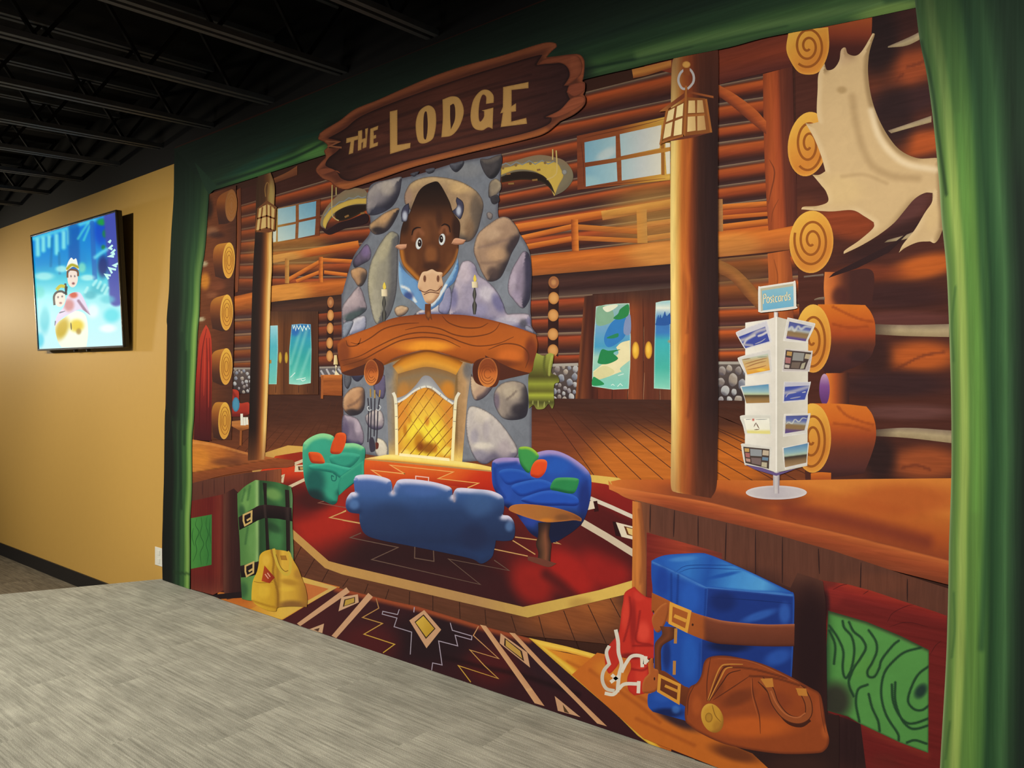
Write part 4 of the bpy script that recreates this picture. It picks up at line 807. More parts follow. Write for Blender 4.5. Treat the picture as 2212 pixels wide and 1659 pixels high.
# plain, natural eyes and muzzle
for x, y, r in ((888, 735, 1), (1086, 700, -1)):
    ell('eye', x, y, 27, 50, (222, 226, 228), [rim(8, (120, 130, 150), .6)], parent=bh, res=2.5, ang=8)
    ell('pupil', x + 7 * r, y - 4, 17, 32, (46, 30, 30), [spot(x + 4 * r, y - 12, 6, 9, (240, 240, 240), .9)], parent=bh, res=2)
strokes('brow', '828,665 840,620 870,600 905,600|1080,585 1110,570 1145,590 1155,640', 14, (44, 28, 28), parent=bh, curve=True, taper=.5)
mz = blob('muzzle', '915,985 960,970 1000,955 1040,975 1088,985 1085,1030 1095,1090 1075,1130 1060,1180 1020,1230 985,1250 945,1235 920,1180 905,1140 880,1110 885,1060', (216, 176, 140), [bev(40, 110, (232, 200, 166), .6, (164, 118, 88), .7), spot(985, 1190, 50, 40, (226, 190, 150), .6)], parent=bh, res=3)
for x in (938, 1052): ell('nostril', x, 1035, 13, 30, (120, 76, 56), [rim(5, (176, 130, 100), .7)], parent=mz, res=2.5)
strokes('mouth', '890,1130 940,1150 985,1130 1040,1140 1085,1100|930,1170 985,1150 1060,1160', 8, (112, 70, 56), parent=mz, curve=True)
blob('beard', '940,1250* 990,1250* 990,1330 1000,1390* 980,1370 970,1392 955,1370 958,1388* 940,1330', (116, 64, 36), [spot(970, 1340, 20, 40, (170, 100, 50), .7)], parent=bh, res=3)

# ---------------------------------------------------------------- the big octagonal rug
use('px')
RUGOPS = [lin((900, 985), (900, 1310), [(0, (226, 84, 28)), (.12, (206, 60, 28)), (.3, (120, 34, 32)), (.7, (74, 28, 34)), (1, (66, 30, 36))]),
          spot(920, 1010, 260, 60, (236, 110, 34), .9), spot(1080, 1040, 120, 50, (206, 40, 24), .7), spot(700, 1130, 110, 110, (176, 40, 30), 1), spot(640, 1080, 90, 60, (90, 24, 30), .8), spot(680, 1080, 60, 30, (66, 28, 30), .7),
          spot(930, 1200, 320, 80, (52, 28, 34), .9), spot(900, 1260, 260, 60, (68, 32, 38), .7), spot(1180, 1200, 170, 70, (116, 30, 32), .7), spot(1230, 1240, 110, 60, (176, 36, 32), 1, 40), spot(1150, 1260, 80, 60, (180, 38, 32), .8, 50), spot(1310, 1230, 90, 60, (170, 34, 32), .9, 30), spot(1330, 1150, 120, 80, (92, 26, 30), .9, 30), spot(1340, 1080, 100, 40, (150, 32, 30), .8, 30), lines('1180,1240 1210,1262 1240,1290', 22, (84, 28, 32), .8), spot(660, 985, 90, 30, (140, 34, 26), .8), spot(820, 1030, 90, 40, (196, 60, 30), .5)]
rg = poly('octagon_rug', '540,995 575,977 622,962 680,966 786,990 1060,1016 1280,1026 1335,1032 1500,1120 1500,1245 1365,1281 1293,1298 1140,1334 740,1241 702,1227 634,1165 560,1090', (212, 170, 84), [lin((700, 0), (1300, 0), [(0, (196, 150, 82)), (.55, (186, 144, 92)), (.75, (206, 170, 84)), (1, (222, 186, 90))]), spot(640, 975, 90, 30, (214, 170, 80), .8), spot(1255, 1305, 40, 20, (180, 140, 70), .6)], label='large dark red octagonal rug with gold border')
poly('rug_field', '560,1020 595,985 650,976 700,980 786,993 1060,1019 1270,1040 1310,1046 1480,1120 1480,1225 1365,1254 1293,1275 1130,1311 740,1220 710,1212 635,1146 560,1070', (110, 30, 32), RUGOPS, parent=rg, res=5)
use('J')
strokes('rug_stripe', '500,865 690,945 880,1032', 34, (214, 204, 190), parent=rg); strokes('rug_stripe', '435,1075 640,1195 880,1345', 58, (206, 190, 170), parent=rg)
strokes('rug_motif', '540,890 555,980', 40, (60, 20, 24), parent=rg); strokes('rug_motif', '495,890 510,960', 60, (220, 208, 190), parent=rg); poly('rug_motif', '692,1065 725,1070 775,1200 720,1190', (52, 20, 24), (), parent=rg, res=5); poly('rug_motif', '722,1072 870,1110 870,1222 770,1198', (222, 210, 190), (), parent=rg, res=5); poly('rug_motif', '790,1105 870,1125 870,1195 818,1180', (110, 60, 30), (), parent=rg, res=5); poly('rug_motif', '812,1118 870,1132 870,1190 832,1172', (222, 190, 120), (), parent=rg, res=5)
use('B')
strokes('rug_stripe', '1140,1290 1230,1255|1095,1490 1240,1420|1030,1400 1045,1395 1035,1450', 26, (210, 190, 160), parent=rg); poly('rug_motif', '1150,1300 1240,1295 1240,1355 1145,1358', (214, 200, 170), (), parent=rg, res=5); poly('rug_motif', '1175,1310 1240,1308 1240,1340 1180,1345', (90, 60, 40), (), parent=rg, res=5); poly('rug_motif', '1190,1315 1240,1315 1240,1335 1195,1338', (190, 150, 90), (), parent=rg, res=5)
use('F')
poly('rug_motif', '410,258 958,318 825,375 1175,415 1080,455 640,400 330,358 250,302 540,332', (222, 92, 30), [lin((0, 270), (0, 440), [(0, (232, 116, 40)), (.5, (220, 86, 28)), (1, (180, 44, 26))])], parent=rg, res=4)
strokes('rug_line', '540,335 410,258 958,318 825,375 1175,415 1080,455|340,362 250,302 540,335', 9, (240, 180, 100), parent=rg)
strokes('rug_line', '632,392 632,354 744,366 742,400', 8, (240, 200, 190), parent=rg)
strokes('rug_line', '160,845 65,885 480,970 252,1075 1190,1290 915,1070 1440,1170 1310,1080|625,955 622,1062 790,1090 785,985', 8, (112, 88, 78), parent=rg)
strokes('rug_line', '1490,880 1680,905|1470,910 1665,1030|1310,985 1600,1045|0,735 150,762|0,665 30,650|1800,900 1880,940 1820,930', 9, (206, 160, 100), parent=rg)
use('C'); strokes('rug_line', '1590,415 1450,472 1710,520', 10, (206, 160, 100), parent=rg); strokes('rug_line', '1600,388 1350,345 1400,330', 7, (140, 92, 80), parent=rg)

# ---------------------------------------------------------------- front runner and the orange boards beside it
use('px')
poly('orange_boards', '470,1270 530,1280 640,1262 655,1248 735,1268 620,1345 470,1300', (206, 120, 44), [spot(600, 1320, 90, 40, (222, 166, 60), .8, 30), spot(520, 1290, 50, 20, (196, 104, 36), .7), spot(680, 1268, 60, 24, (206, 120, 56), .8)], label='orange floor boards beside the runner')
rn = poly('runner_rug', '727,1269 850,1299 903,1310 1037,1351 1142,1378 1320,1420 1420,1452 1700,1560 1700,1730 1300,1640 900,1480 600,1345', (70, 32, 38), [lin((650, 1330), (800, 1280), [(0, (84, 34, 38)), (1, (64, 30, 38))]), spot(930, 1380, 130, 80, (44, 28, 36), .9), spot(800, 1390, 90, 60, (96, 32, 36), .7), spot(1060, 1440, 80, 60, (92, 30, 34), .8), spot(1180, 1440, 100, 50, (56, 32, 42), .9, 45), spot(760, 1290, 70, 40, (70, 34, 36), .6), lines('727,1272 903,1314 1037,1354 1142,1382', 12, (176, 84, 46), .9, curve=False), lines('960,1420 1040,1440 1130,1460 1250,1500', 10, (36, 20, 26), .6)], label='dark runner rug with diamonds and beige stripes at the foot of the backdrop')
use('C')
poly('border', '1210,985 1515,1075 1035,1350 700,1290 900,1200 1255,1225 1250,1130', (214, 172, 84), [lin((700, 0), (1500, 0), [(0, (214, 140, 40)), (.4, (226, 184, 70)), (1, (206, 170, 100))])], parent=rn); poly('border', '1225,1035 1440,1088 1258,1190', (200, 116, 58), (), parent=rn)
BG = (206, 160, 124)
strokes('stripe', '1608,1095 1180,1408', 50, BG, parent=rn); strokes('stripe', '1802,1140 1485,1510', 52, BG, parent=rn)
poly('diamond', '1550,1160 1692,1135 1700,1205 1525,1282', (206, 166, 132), (), parent=rn); poly('diamond', '1575,1180 1668,1158 1668,1208 1562,1244', (70, 50, 36), (), parent=rn); poly('diamond', '1585,1186 1660,1166 1660,1204 1575,1236', (190, 156, 66), (), parent=rn)
poly('diamond', '1400,1388 1385,1470 1265,1440', (206, 166, 132), (), parent=rn); poly('diamond', '1362,1425 1350,1458 1310,1440', (90, 60, 50), (), parent=rn)
strokes('zigzag', '1850,1170 1873,1255 1732,1335 1905,1387 1745,1480 2010,1567 1910,1640', 8, (176, 126, 86), col2=(214, 176, 60), parent=rn)
strokes('step_line', '2180,1250 2175,1285|2050,1265 2035,1310 1908,1282 1902,1306 2030,1340 2005,1415 2157,1462 2145,1655', 7, (170, 160, 180), parent=rn)
use('G')
poly('diamond', '265,295 412,465 285,625 137,385', BG, (), parent=rn); poly('diamond', '260,332 363,456 280,545 182,398', (60, 42, 30), (), parent=rn); poly('diamond', '258,345 352,455 282,530 192,402', (206, 168, 56), [lin((200, 400), (350, 480), [(0, (214, 178, 70)), (1, (190, 150, 40))])], parent=rn)
strokes('step_line', '490,405 508,470 678,520 675,552 532,512 555,605 390,562 420,770 338,752 330,815|180,270 176,315', 7, (176, 164, 186), parent=rn)
strokes('zigzag', '735,435 690,515 910,715 660,640 790,780 905,887 560,775 668,918', 8, (206, 150, 110), col2=(214, 170, 60), parent=rn)
ST = [(0, (214, 166, 122)), (1, (204, 152, 112))]
strip('stripe', '748,422 900,640 1115,945 1220,1100', '800,432 960,650 1190,965 1305,1125', ST, [lines('1130,990 1210,975', 14, (226, 180, 130), .6)], 'plain', rn, curve=False); strip('stripe', '1000,490 1250,760 1590,1100 1760,1275', '1050,496 1300,760 1650,1110 1845,1300', ST, (), 'plain', rn, curve=False)
poly('diamond', '925,495 1155,662 1180,792 918,582', BG, (), parent=rn); poly('diamond', '960,535 1110,650 1130,740 955,600', (64, 44, 36), (), parent=rn); poly('diamond', '970,550 1095,650 1112,715 970,605', (196, 156, 74), (), parent=rn)
poly('diamond', '1393,1038 1615,1220 1420,1165', BG, (), parent=rn); poly('diamond', '1462,1110 1520,1190 1475,1175', (90, 66, 40), (), parent=rn)
poly('border', '1332,632 1830,735 2215,900 2400,1300 2400,1800 2215,1420 1985,1215', (214, 120, 34), [lin((1330, 0), (2300, 0), [(0, (226, 150, 44)), (.35, (216, 124, 36)), (.7, (206, 110, 34)), (1, (196, 104, 34))]), lines('1500,740 1850,900 2200,1000|1700,900 1950,960 2200,1090|2040,1170 2200,1190', 26, (168, 84, 26), .5), spot(1900, 1010, 160, 60, (226, 150, 50), .5)], parent=rn, res=5, label='orange border of the runner')
strip('border', '1168,535 1500,830 1850,1130 1960,1230 2110,1380 2230,1470', '1335,632 1560,790 1900,1080 2060,1220 2215,1400 2330,1500', [(0, (206, 160, 50)), (.4, (236, 196, 70)), (.7, (230, 180, 50)), (1, (214, 140, 36))], (), 'plain', rn, curve=False); strip('border', '1168,535 1500,610 1830,700 2000,760', '1330,632 1500,660 1830,745 2000,800', [(0, (230, 186, 70)), (.5, (244, 206, 80)), (1, (230, 160, 50))], (), 'plain', rn, curve=False)

# ---------------------------------------------------------------- far furniture
use('B')
ts = poly('side_table', '1370,520 1555,515 1555,700 1390,695', (170, 96, 40), [lin((0, 515), (0, 700), [(0, (204, 122, 56)), (.15, (190, 108, 46)), (.3, (150, 80, 34)), (.6, (170, 92, 38)), (1, (140, 72, 32))])], mat='woodh', label='small orange wooden side table with a lamp against the log wall')
strokes('leg', '1385,525 1382,725', 20, (166, 92, 42), parent=ts)
tl_ = blob('table_lamp', '1495,435* 1512,440* 1505,480 1535,520* 1490,520* 1500,475', (226, 214, 180), (), parent=ts, res=2.5); poly('lamp_shade', '1488,348 1510,348 1520,430 1482,430', (226, 206, 150), [lin((1482, 0), (1520, 0), [(0, (236, 222, 176)), (1, (190, 160, 100))])], parent=ts, res=3)
rc = blob('red_armchair', '500,640 580,640 660,660 670,760 750,760 750,860 600,880 500,850', (170, 50, 38), [bev(50, 60, (196, 66, 44), .6, (96, 30, 30), .7), lines('600,650 640,720 650,800', 16, (120, 36, 30), .6)], label='red armchair behind the log ends')
ell('blue_cushion', 638, 775, 32, 62, (76, 148, 184), [rim(14, (50, 110, 150), .7)], parent=rc, res=3)
lt = poly('low_table', '598,920 750,905 750,985 680,1005 598,960', (180, 112, 56), [lin((0, 905), (0, 1000), [(0, (196, 130, 70)), (.6, (186, 116, 56)), (1, (130, 74, 36))])], mat='woodh', label='low wooden table with white candles behind the slim post')
strokes('leg', '590,940 590,1070|682,1000 678,1130', 18, (160, 92, 44), parent=lt); strokes('candle', '688,855 690,955|712,885 714,955|732,885 735,950', 22, (226, 226, 216), parent=lt)
use('D')
gc = blob('green_armchair', '1235,490* 1280,510 1310,510 1350,490 1385,500* 1375,580 1365,660 1420,690 1430,740 1390,760 1385,850 1390,930* 1370,970 1340,930 1300,970 1240,975 1210,940 1170,970* 1165,700 1200,640 1215,560', (140, 148, 56), [lin((0, 490), (0, 975), [(0, (160, 168, 72)), (.25, (120, 124, 50)), (.42, (84, 80, 36)), (.55, (150, 160, 56)), (.68, (104, 104, 40)), (.75, (170, 180, 60)), (.88, (84, 84, 40)), (1, (150, 156, 70))]), lines('1310,510 1300,600 1310,680', 14, (92, 96, 40), .8), lines('1370,520 1350,600 1345,680', 14, (172, 180, 84), .8), lines('1200,960 1205,900|1250,960 1250,900|1300,960 1305,910|1345,950 1345,900', 12, (190, 196, 110), .6)], res=3, label='olive green armchair with fringe beside the fireplace')

# ---------------------------------------------------------------- sofas on the rug
use('B')
tc = blob('teal_armchair', '1215,1150 1240,1090 1320,1040 1400,1025 1480,1050 1500,1110 1590,1110 1660,1110 1720,1130 1755,1170 1745,1300 1740,1400 1680,1440 1600,1500 1530,1550 1510,1620 1470,1640 1400,1610 1290,1570 1245,1480 1220,1350', (52, 160, 134), [bev(60, 100, (140, 214, 156), 1, (22, 84, 80), .9), spot(1360, 1130, 130, 90, (54, 170, 144), .7), spot(1320, 1450, 130, 200, (26, 92, 90), .9), spot(1300, 1570, 150, 90, (30, 52, 58), .9), lines('1235,1150 1300,1080 1400,1055 1480,1080', 26, (140, 212, 150), .5)], label='teal armchair with orange cushions on the rug')
blob('seat_cushion', '1450,1220 1560,1190 1680,1200 1710,1230 1640,1310 1560,1330 1470,1290', (46, 156, 134), [bev(40, 90, (72, 186, 158), .7, (24, 110, 100), .8)], parent=tc, res=3); blob('seat_cushion', '1270,1300 1350,1285 1440,1280 1560,1310 1640,1330 1600,1380 1540,1410 1480,1370 1380,1350 1290,1340', (44, 160, 138), [bev(30, 90, (76, 192, 164), .7, (22, 104, 96), .8)], parent=tc, res=3)
blob('front_panel', '1540,1400* 1640,1330 1740,1260* 1740,1400* 1640,1460 1530,1560* 1520,1480', (46, 154, 130), [bev(24, 60, (92, 200, 160), .6, (24, 110, 100), .6)], parent=tc, res=3); strokes('scroll', '1485,1400 1465,1390 1470,1430 1500,1430 1505,1390 1480,1370', 9, (26, 110, 104), parent=tc, curve=True)
for pts in ('1490,1060 1510,1025 1560,1018 1590,1040 1585,1110 1550,1190 1500,1205 1455,1190 1465,1120', '1265,1195 1310,1185 1370,1200 1405,1260 1395,1285 1330,1285 1285,1270'):
    blob('orange_cushion', pts, (214, 78, 28), [bev(30, 60, (240, 112, 44), .6, (150, 44, 24), .8)], parent=tc, res=3)
use('F')
bs = blob('blue_loveseat', '1290,260 1310,215 1380,195 1500,195 1560,200 1680,150 1780,130 1880,145 2000,205 2100,285 2145,360 2148,480 2130,600 2100,700 2060,770 1950,860 1800,930 1640,860 1560,760 1480,660 1400,610 1340,520 1295,420', (40, 84, 184), [bev(66, 90, (168, 148, 212), 1, (26, 34, 84), .95), spot(1850, 270, 170, 110, (38, 96, 200), .9), spot(2090, 560, 80, 240, (32, 52, 130), .9), spot(1880, 800, 330, 190, (28, 34, 70), 1, -15), spot(1600, 740, 120, 70, (48, 72, 170), .8), spot(1400, 500, 80, 120, (46, 92, 200), .6), lines('1315,290 1330,420 1400,540', 26, (28, 58, 150), .6), lines('1340,270 1500,240', 30, (34, 68, 160), .7), lines('2110,400 2085,560 2040,640', 24, (32, 56, 140), .5)], label='bright blue curved loveseat with green and orange cushions')
blob('seat_cushion', '1350,320 1420,290 1540,300 1640,350 1660,390 1520,410 1440,430 1390,400', (36, 88, 196), [bev(34, 100, (66, 126, 220), .5, (24, 56, 150), .8)], parent=bs, res=3); blob('seat_cushion', '1460,440 1560,400 1700,380 1800,410 1830,460 1700,490 1560,530 1490,500', (36, 90, 200), [bev(34, 100, (64, 124, 222), .5, (24, 56, 150), .8)], parent=bs, res=3)
blob('arm', '1540,560 1640,510 1760,480 1900,490 2000,520 2040,560 2020,610 1900,610 1760,610 1640,600', (36, 88, 200), [bev(34, 100, (60, 118, 222), .5, (22, 48, 136), .9)], parent=bs, res=3)
for pts, c, h in (('1520,120 1570,98 1630,110 1680,150 1695,190 1650,260 1610,325 1570,300 1530,230', (64, 160, 84), (170, 206, 60)), ('1640,260 1680,215 1740,210 1768,240 1750,320 1700,368 1640,360 1622,330', (232, 80, 30), (244, 110, 50)), ('1800,430 1840,375 1920,365 2020,372 2042,400 2010,490 1960,505 1860,485 1800,470', (44, 142, 84), (80, 170, 104))):
    blob('cushion', pts, c, [bev(34, 80, h, .9, (20, 90, 60) if c[0] < 100 else (170, 44, 24), .8)], parent=bs, res=3)
sf = blob('blue_sofa', '95,390* 120,350 200,340 300,350 400,380 425,420 432,480* 452,430 490,385 600,380 760,400 880,430 940,460 950,520* 975,470 1020,455 1150,465 1280,480 1370,520 1395,570 1395,640 1385,690* 1440,700 1480,750 1490,830 1470,900 1400,915 1325,910* 1310,990 1285,1060 1200,1110 1120,1070 900,1020 600,960 300,900 190,850 150,760 145,680* 60,665 28,620 35,550 70,500 105,490*', (54, 84, 156), [
    lin((0, 380), (0, 1050), [(0, (76, 110, 184)), (.22, (60, 96, 160)), (.42, (46, 70, 120)), (.8, (40, 56, 98)), (1, (42, 66, 116))]), bev(64, 95, (214, 212, 240), 1, (40, 56, 100), .7), spot(420, 720, 260, 190, (44, 64, 108), .6), spot(1180, 600, 180, 150, (66, 102, 160), .7), spot(1130, 880, 170, 160, (40, 50, 90), .7), spot(700, 480, 220, 70, (76, 112, 186), .6), lines('438,440 438,500|962,510 966,570', 20, (176, 160, 176), .8), spot(100, 600, 60, 60, (96, 140, 204), .6), spot(1440, 790, 50, 60, (108, 150, 210), .6), lines('160,860 320,930 620,990 900,1050 1180,1110', 26, (34, 44, 84), .6)], res=4, label='long blue three-cushion sofa seen from behind on the rug')
pt_ = blob('round_table', '1435,640 1470,605 1560,595 1700,605 1850,630 1980,670 2060,715 2062,745* 2000,735 1900,745 1760,752 1620,720 1480,670', (176, 112, 56), [lin((1435, 0), (2060, 0), [(0, (190, 116, 58)), (.5, (176, 112, 52)), (.8, (160, 98, 50)), (1, (130, 74, 40))]), rim(14, (206, 124, 52), .5), spot(1900, 710, 90, 40, (110, 70, 46), .5), spot(1760, 735, 90, 25, (214, 130, 40), .8)], mat='plain', label='small round wooden pedestal table beside the blue sofa')
strip('pedestal', '1690,755 1690,860 1670,940 1690,1010 1685,1080', '1800,755 1785,860 1805,940 1800,1010 1795,1090', [(0, (60, 40, 36)), (.4, (110, 72, 52)), (.65, (140, 84, 60)), (1, (58, 38, 36))], [lin((0, 755), (0, 860), [(0, (44, 34, 40), .8), (1, (44, 34, 40), 0)])], 'plain', pt_); blob('pedestal_foot', '1600,1045* 1690,1060 1790,1090 1850,1110* 1780,1140 1680,1110 1600,1080*', (120, 66, 54), (), parent=pt_)

# ---------------------------------------------------------------- left wall: log ends, skis, counter
use('A')
lw2 = strip('side_log_wall', '400,480 360,900 330,1300 300,1659 260,2600', '640,400 640,900 620,1300 620,1659 600,2600', [(0, (120, 66, 38)), (.4, (112, 60, 36)), (1, (84, 48, 36))], [spot(400, 600, 60, 130, (44, 30, 30), .8), spot(430, 800, 80, 60, (150, 104, 74), .8), spot(370, 1230, 60, 100, (206, 132, 40), .9), spot(480, 1270, 90, 60, (130, 70, 44), .7), spot(360, 1080, 50, 30, (190, 186, 150), .8), spot(335, 1560, 50, 25, (196, 196, 160), .8), spot(470, 830, 100, 40, (60, 36, 36), .7), spot(430, 1350, 70, 40, (150, 92, 60), .6)], 'woodh', label='side wall of big logs at the green curtain')
ENDS = [('A', 597, 575, 52, 140, 470, 490, 740), ('A', 576, 1050, 53, 155, 440, 920, 1190), ('A', 558, 1500, 55, 155, 415, 1385, 1640), ('B', 553, 447, 55, 158, 420, 320, 580), ('B', 540, 915, 54, 160, 425, 765, 1060)]
for v, x, y, rx, ry, xb, y0, y1 in ENDS:
    use(v); c0 = (150, 92, 48) if y == 575 and v == 'A' else (206, 140, 50)
    blob('log', '%g,%g* %g,%g %g,%g %g,%g* %g,%g %g,%g' % (x, y - ry, xb + 30, y0, xb, (y0 + y1) / 2 - 40, xb + 20, y1, x - 10, y + ry, x + 10, y), (130, 72, 36), [lin((x, y - ry), (x, y + ry), [(0, tuple(.95 * k for k in c0)), (.35, (150, 84, 38)), (.7, (90, 50, 36)), (1, (70, 42, 36))])], mat='plain', parent=lw2)
    e = ell('log_end', x, y, rx, ry, (214, 158, 58) if c0[0] > 160 else (166, 112, 62), [lin((x - rx, y - ry), (x + rx, y + ry), [(0, (232, 186, 66) if c0[0] > 160 else (156, 100, 52), .8), (.5, (206, 146, 52) if c0[0] > 160 else (160, 106, 60), .6), (1, (222, 160, 60) if c0[0] > 160 else (150, 100, 60), .8)]), rim(12, (226, 176, 80) if c0[0] > 160 else (140, 90, 50), .7)], parent=lw2, res=3, ang=2)
    t = np.linspace(0, 6.2832, 22)
    for k in (.3, .52, .74): strokes('growth_ring', ' '.join('%g,%g' % (x + rx * k * math.cos(a) + 3, y + ry * k * math.sin(a)) for a in t), 5, (158, 98, 34), parent=e, curve=True)
use('B')
sk = blob('red_canoe', '380,85* 410,140 428,240 430,500 428,800 425,1090* 275,1080* 290,600 305,430 320,240 345,150', (170, 44, 34), [lin((0, 100), (0, 1080), [(0, (196, 66, 44)), (.4, (176, 46, 34)), (.75, (110, 30, 34)), (1, (80, 26, 34))]), lines('385,120 350,300 330,600 320,1050|385,200 390,500 385,1000|410,200 418,600 405,1050', 12, (90, 22, 26), .6), lines('370,300 360,700|400,400 402,800', 10, (214, 80, 56), .5)], res=3, mat='plain', label='tall pointed red canoe hull leaning behind the green curtain')
lc = blob('reception_counter', '255,1075* 450,1110 620,1155 740,1190 900,1225 1080,1250 1135,1260 1140,1300 1080,1320* 900,1330 600,1375 400,1420 258,1460*', (186, 104, 46), [lin((255, 0), (1140, 0), [(0, (206, 130, 50)), (.3, (190, 110, 44)), (.45, (150, 84, 46)), (.75, (176, 98, 48)), (1, (196, 112, 60))]), lin((600, 1300), (620, 1420), [(0, (0, 0, 0), 0), (.1, (150, 78, 40), .9), (1, (120, 62, 40), .9)]), spot(330, 1230, 110, 110, (222, 140, 46), .8), spot(560, 1270, 180, 50, (112, 62, 42), .7), lines('262,1100 450,1125 740,1200', 14, (222, 150, 76), .6)], mat='woodh', res=4, label='wooden reception counter with a green panel beside the green suitcase')
poly('counter_front', '258,1455 400,1420 700,1370 1030,1330 1030,1420 1010,1700 600,2400 540,2400 258,2360', (104, 56, 44), [lin((0, 1400), (0, 2300), [(0, (106, 62, 50)), (.3, (100, 52, 44)), (1, (86, 36, 34))]), lin((700, 0), (1030, 0), [(0, (0, 0, 0), 0), (.4, (112, 60, 46), .5), (1, (150, 84, 50), .9)]), lines('350,1440 350,1560|450,1420 450,1550|540,1400 540,1600|900,1360 900,1450', 6, (66, 34, 34), .8)], mat='woodv', parent=lc)
use('C')
poly('panel_frame', '250,330 530,270 530,1100 440,1140 250,1090', (116, 34, 32), [lin((250, 0), (540, 0), [(0, (122, 40, 34)), (.6, (112, 32, 32)), (.85, (130, 50, 40)), (1, (84, 34, 34))]), lin((0, 950), (0, 1120), [(0, (90, 40, 36), 0), (1, (134, 66, 50), .8)])], mat='woodv', parent=lc)
poly('counter_end', '530,270 620,220 700,300 700,1150 560,1180 530,1100', (74, 40, 38), [lin((530, 0), (700, 0), [(0, (110, 62, 50)), (.4, (70, 36, 36)), (1, (54, 32, 34))])], mat='woodv', parent=lc); poly('painted_shadow', '430,1140 700,1110 800,1140 690,1165 500,1175', (40, 26, 32), (), parent=lc)
use('C'); gp = poly('green_panel', '250,478 430,445 428,880 250,915', (62, 140, 62), [lin((250, 0), (430, 0), [(0, (76, 150, 66)), (1, (56, 128, 62))]), lines('300,480 290,540 320,600 290,680 300,760 270,850|340,470 345,540 330,620 360,700 330,780 340,880|390,460 380,540 400,620 380,700 400,790 385,880|270,560 260,640 280,720|415,480 410,600 425,700', 7, (34, 92, 46), .7)], mat='leaf', parent=lc, res=3)

# ---------------------------------------------------------------- slim post and thick post with lanterns
use('A')
sp = strip('slim_post', '835,300 815,420 805,800 790,1050 780,1300 770,1659 762,2000 750,2500 743,2690 742,2780', '935,280 972,400 970,560 950,850 950,1100 940,1300 930,1659 922,2000 905,2450 893,2690 885,2770', [(0, (34, 24, 24)), (.38, (46, 28, 26)), (.55, (92, 50, 30)), (.68, (160, 94, 40)), (.82, (216, 164, 80)), (.93, (240, 212, 140)), (1, (206, 156, 84))], [lin((0, 280), (0, 900), [(0, (90, 60, 40), .75), (.6, (110, 74, 44), .45), (1, (120, 80, 40), 0)]), spot(940, 480, 40, 140, (176, 160, 90), .7), lin((0, 2500), (0, 2780), [(0, (150, 84, 44), 0), (1, (150, 88, 50), .6)])], 'woodv', label='slim log post with a small lantern beside the left counter')
def lantern(name, parent, roof, pan, bars, bottom, ring, lab, c=(226, 198, 132)):
    L_ = poly(name, roof, (120, 74, 42), (), parent=parent, res=3, label=lab)
    for s in pan: poly('lantern_pane', s, c, [], parent=parent, res=3)
    strokes('lantern_bar', bars, 14, (136, 84, 42), parent=parent)
    if bottom: poly('lantern_base', bottom, (120, 70, 40), (), parent=parent, res=3)
    strokes('lantern_ring', ring[0], ring[1], ring[2], parent=parent, curve=True)
lantern('lantern', sp, '820,605 905,530 995,592 985,605 910,555 830,612', ('835,605 905,565 912,770 812,800', '912,565 980,610 968,795 910,775'), '832,605 808,800|868,590 845,790|905,560 905,775|938,580 938,785|980,600 968,795|822,690 905,665 975,690|810,800 905,770 970,795', '808,805 905,772 970,795 920,810', ('895,500 890,430 905,380 920,390 925,450 915,500', 8, (150, 110, 60)), 'small paper lantern hung on the slim post', c=(206, 176, 112))

# ---------------------------------------------------------------- right wall of big logs
use('px')
rw = poly('big_log_wall', '1716,30 2060,10 2070,1050 1740,1045 1724,600', (88, 46, 38), [
    spot(1920, 40, 120, 60, (60, 34, 36), .8), spot(1960, 150, 120, 50, (170, 80, 42), .9, -20), spot(1900, 90, 60, 120, (44, 30, 34), .9), spot(1960, 220, 140, 40, (62, 38, 44), .8, -15), spot(1990, 310, 120, 36, (196, 92, 38), .9, -12), spot(1930, 260, 60, 120, (50, 32, 36), .8),
    spot(1810, 80, 70, 50, (150, 70, 44), .7), spot(1800, 130, 60, 40, (92, 44, 38), .8), spot(1830, 480, 110, 50, (168, 74, 36), .8, 10), spot(1960, 455, 90, 40, (104, 62, 60), .9, -40), spot(1920, 520, 160, 34, (62, 36, 38), .9, -25), spot(2000, 575, 110, 36, (208, 104, 36), .95, -12), spot(1880, 590, 110, 26, (140, 64, 38), .7), spot(1940, 640, 160, 40, (70, 40, 42), .9), spot(1960, 690, 150, 24, (112, 64, 62), .8), spot(1990, 770, 110, 46, (196, 96, 36), .95), spot(1890, 770, 50, 60, (66, 38, 38), .9), spot(1930, 830, 180, 40, (66, 40, 44), .95), spot(1960, 890, 160, 24, (116, 74, 72), .8), spot(2000, 1000, 110, 50, (176, 88, 44), .9), spot(1900, 990, 50, 70, (54, 34, 36), .95), spot(1740, 470, 50, 60, (120, 62, 38), .6), lines('1960,145 1990,135 2005,120|1950,160 1935,175|1930,800 1990,770 2040,760|1950,1010 1980,1005 2010,1015', 4, (112, 52, 36), .6)], mat='woodh', res=6, label='right side wall of big dark logs with pale chinking')
for a, b in (('1918,100 1960,82 2000,62', '1918,103 1960,98 2000,78'), ('1918,282 1960,268 2012,250', '1925,288 1960,278 2012,264'), ('1918,518 1960,506 1990,492', '1910,524 1950,518 1975,510'), ('1885,700 1960,702 2050,700', '1885,722 1960,726 2050,728'), ('1890,928 1960,924 2055,930', '1890,942 1960,946 2055,957')):
    strip('chinking', a, b, [(0, (150, 130, 112)), (.5, (186, 168, 132)), (1, (166, 146, 112))], [lin((1885, 0), (1940, 0), [(0, (92, 74, 66), .9), (1, (92, 74, 66), 0)])], 'stone', rw, res=5)
def biglog(v, pts, ops, lab=None):
    use(v); return blob('log', pts, (200, 100, 36), ops, parent=rw, res=5)
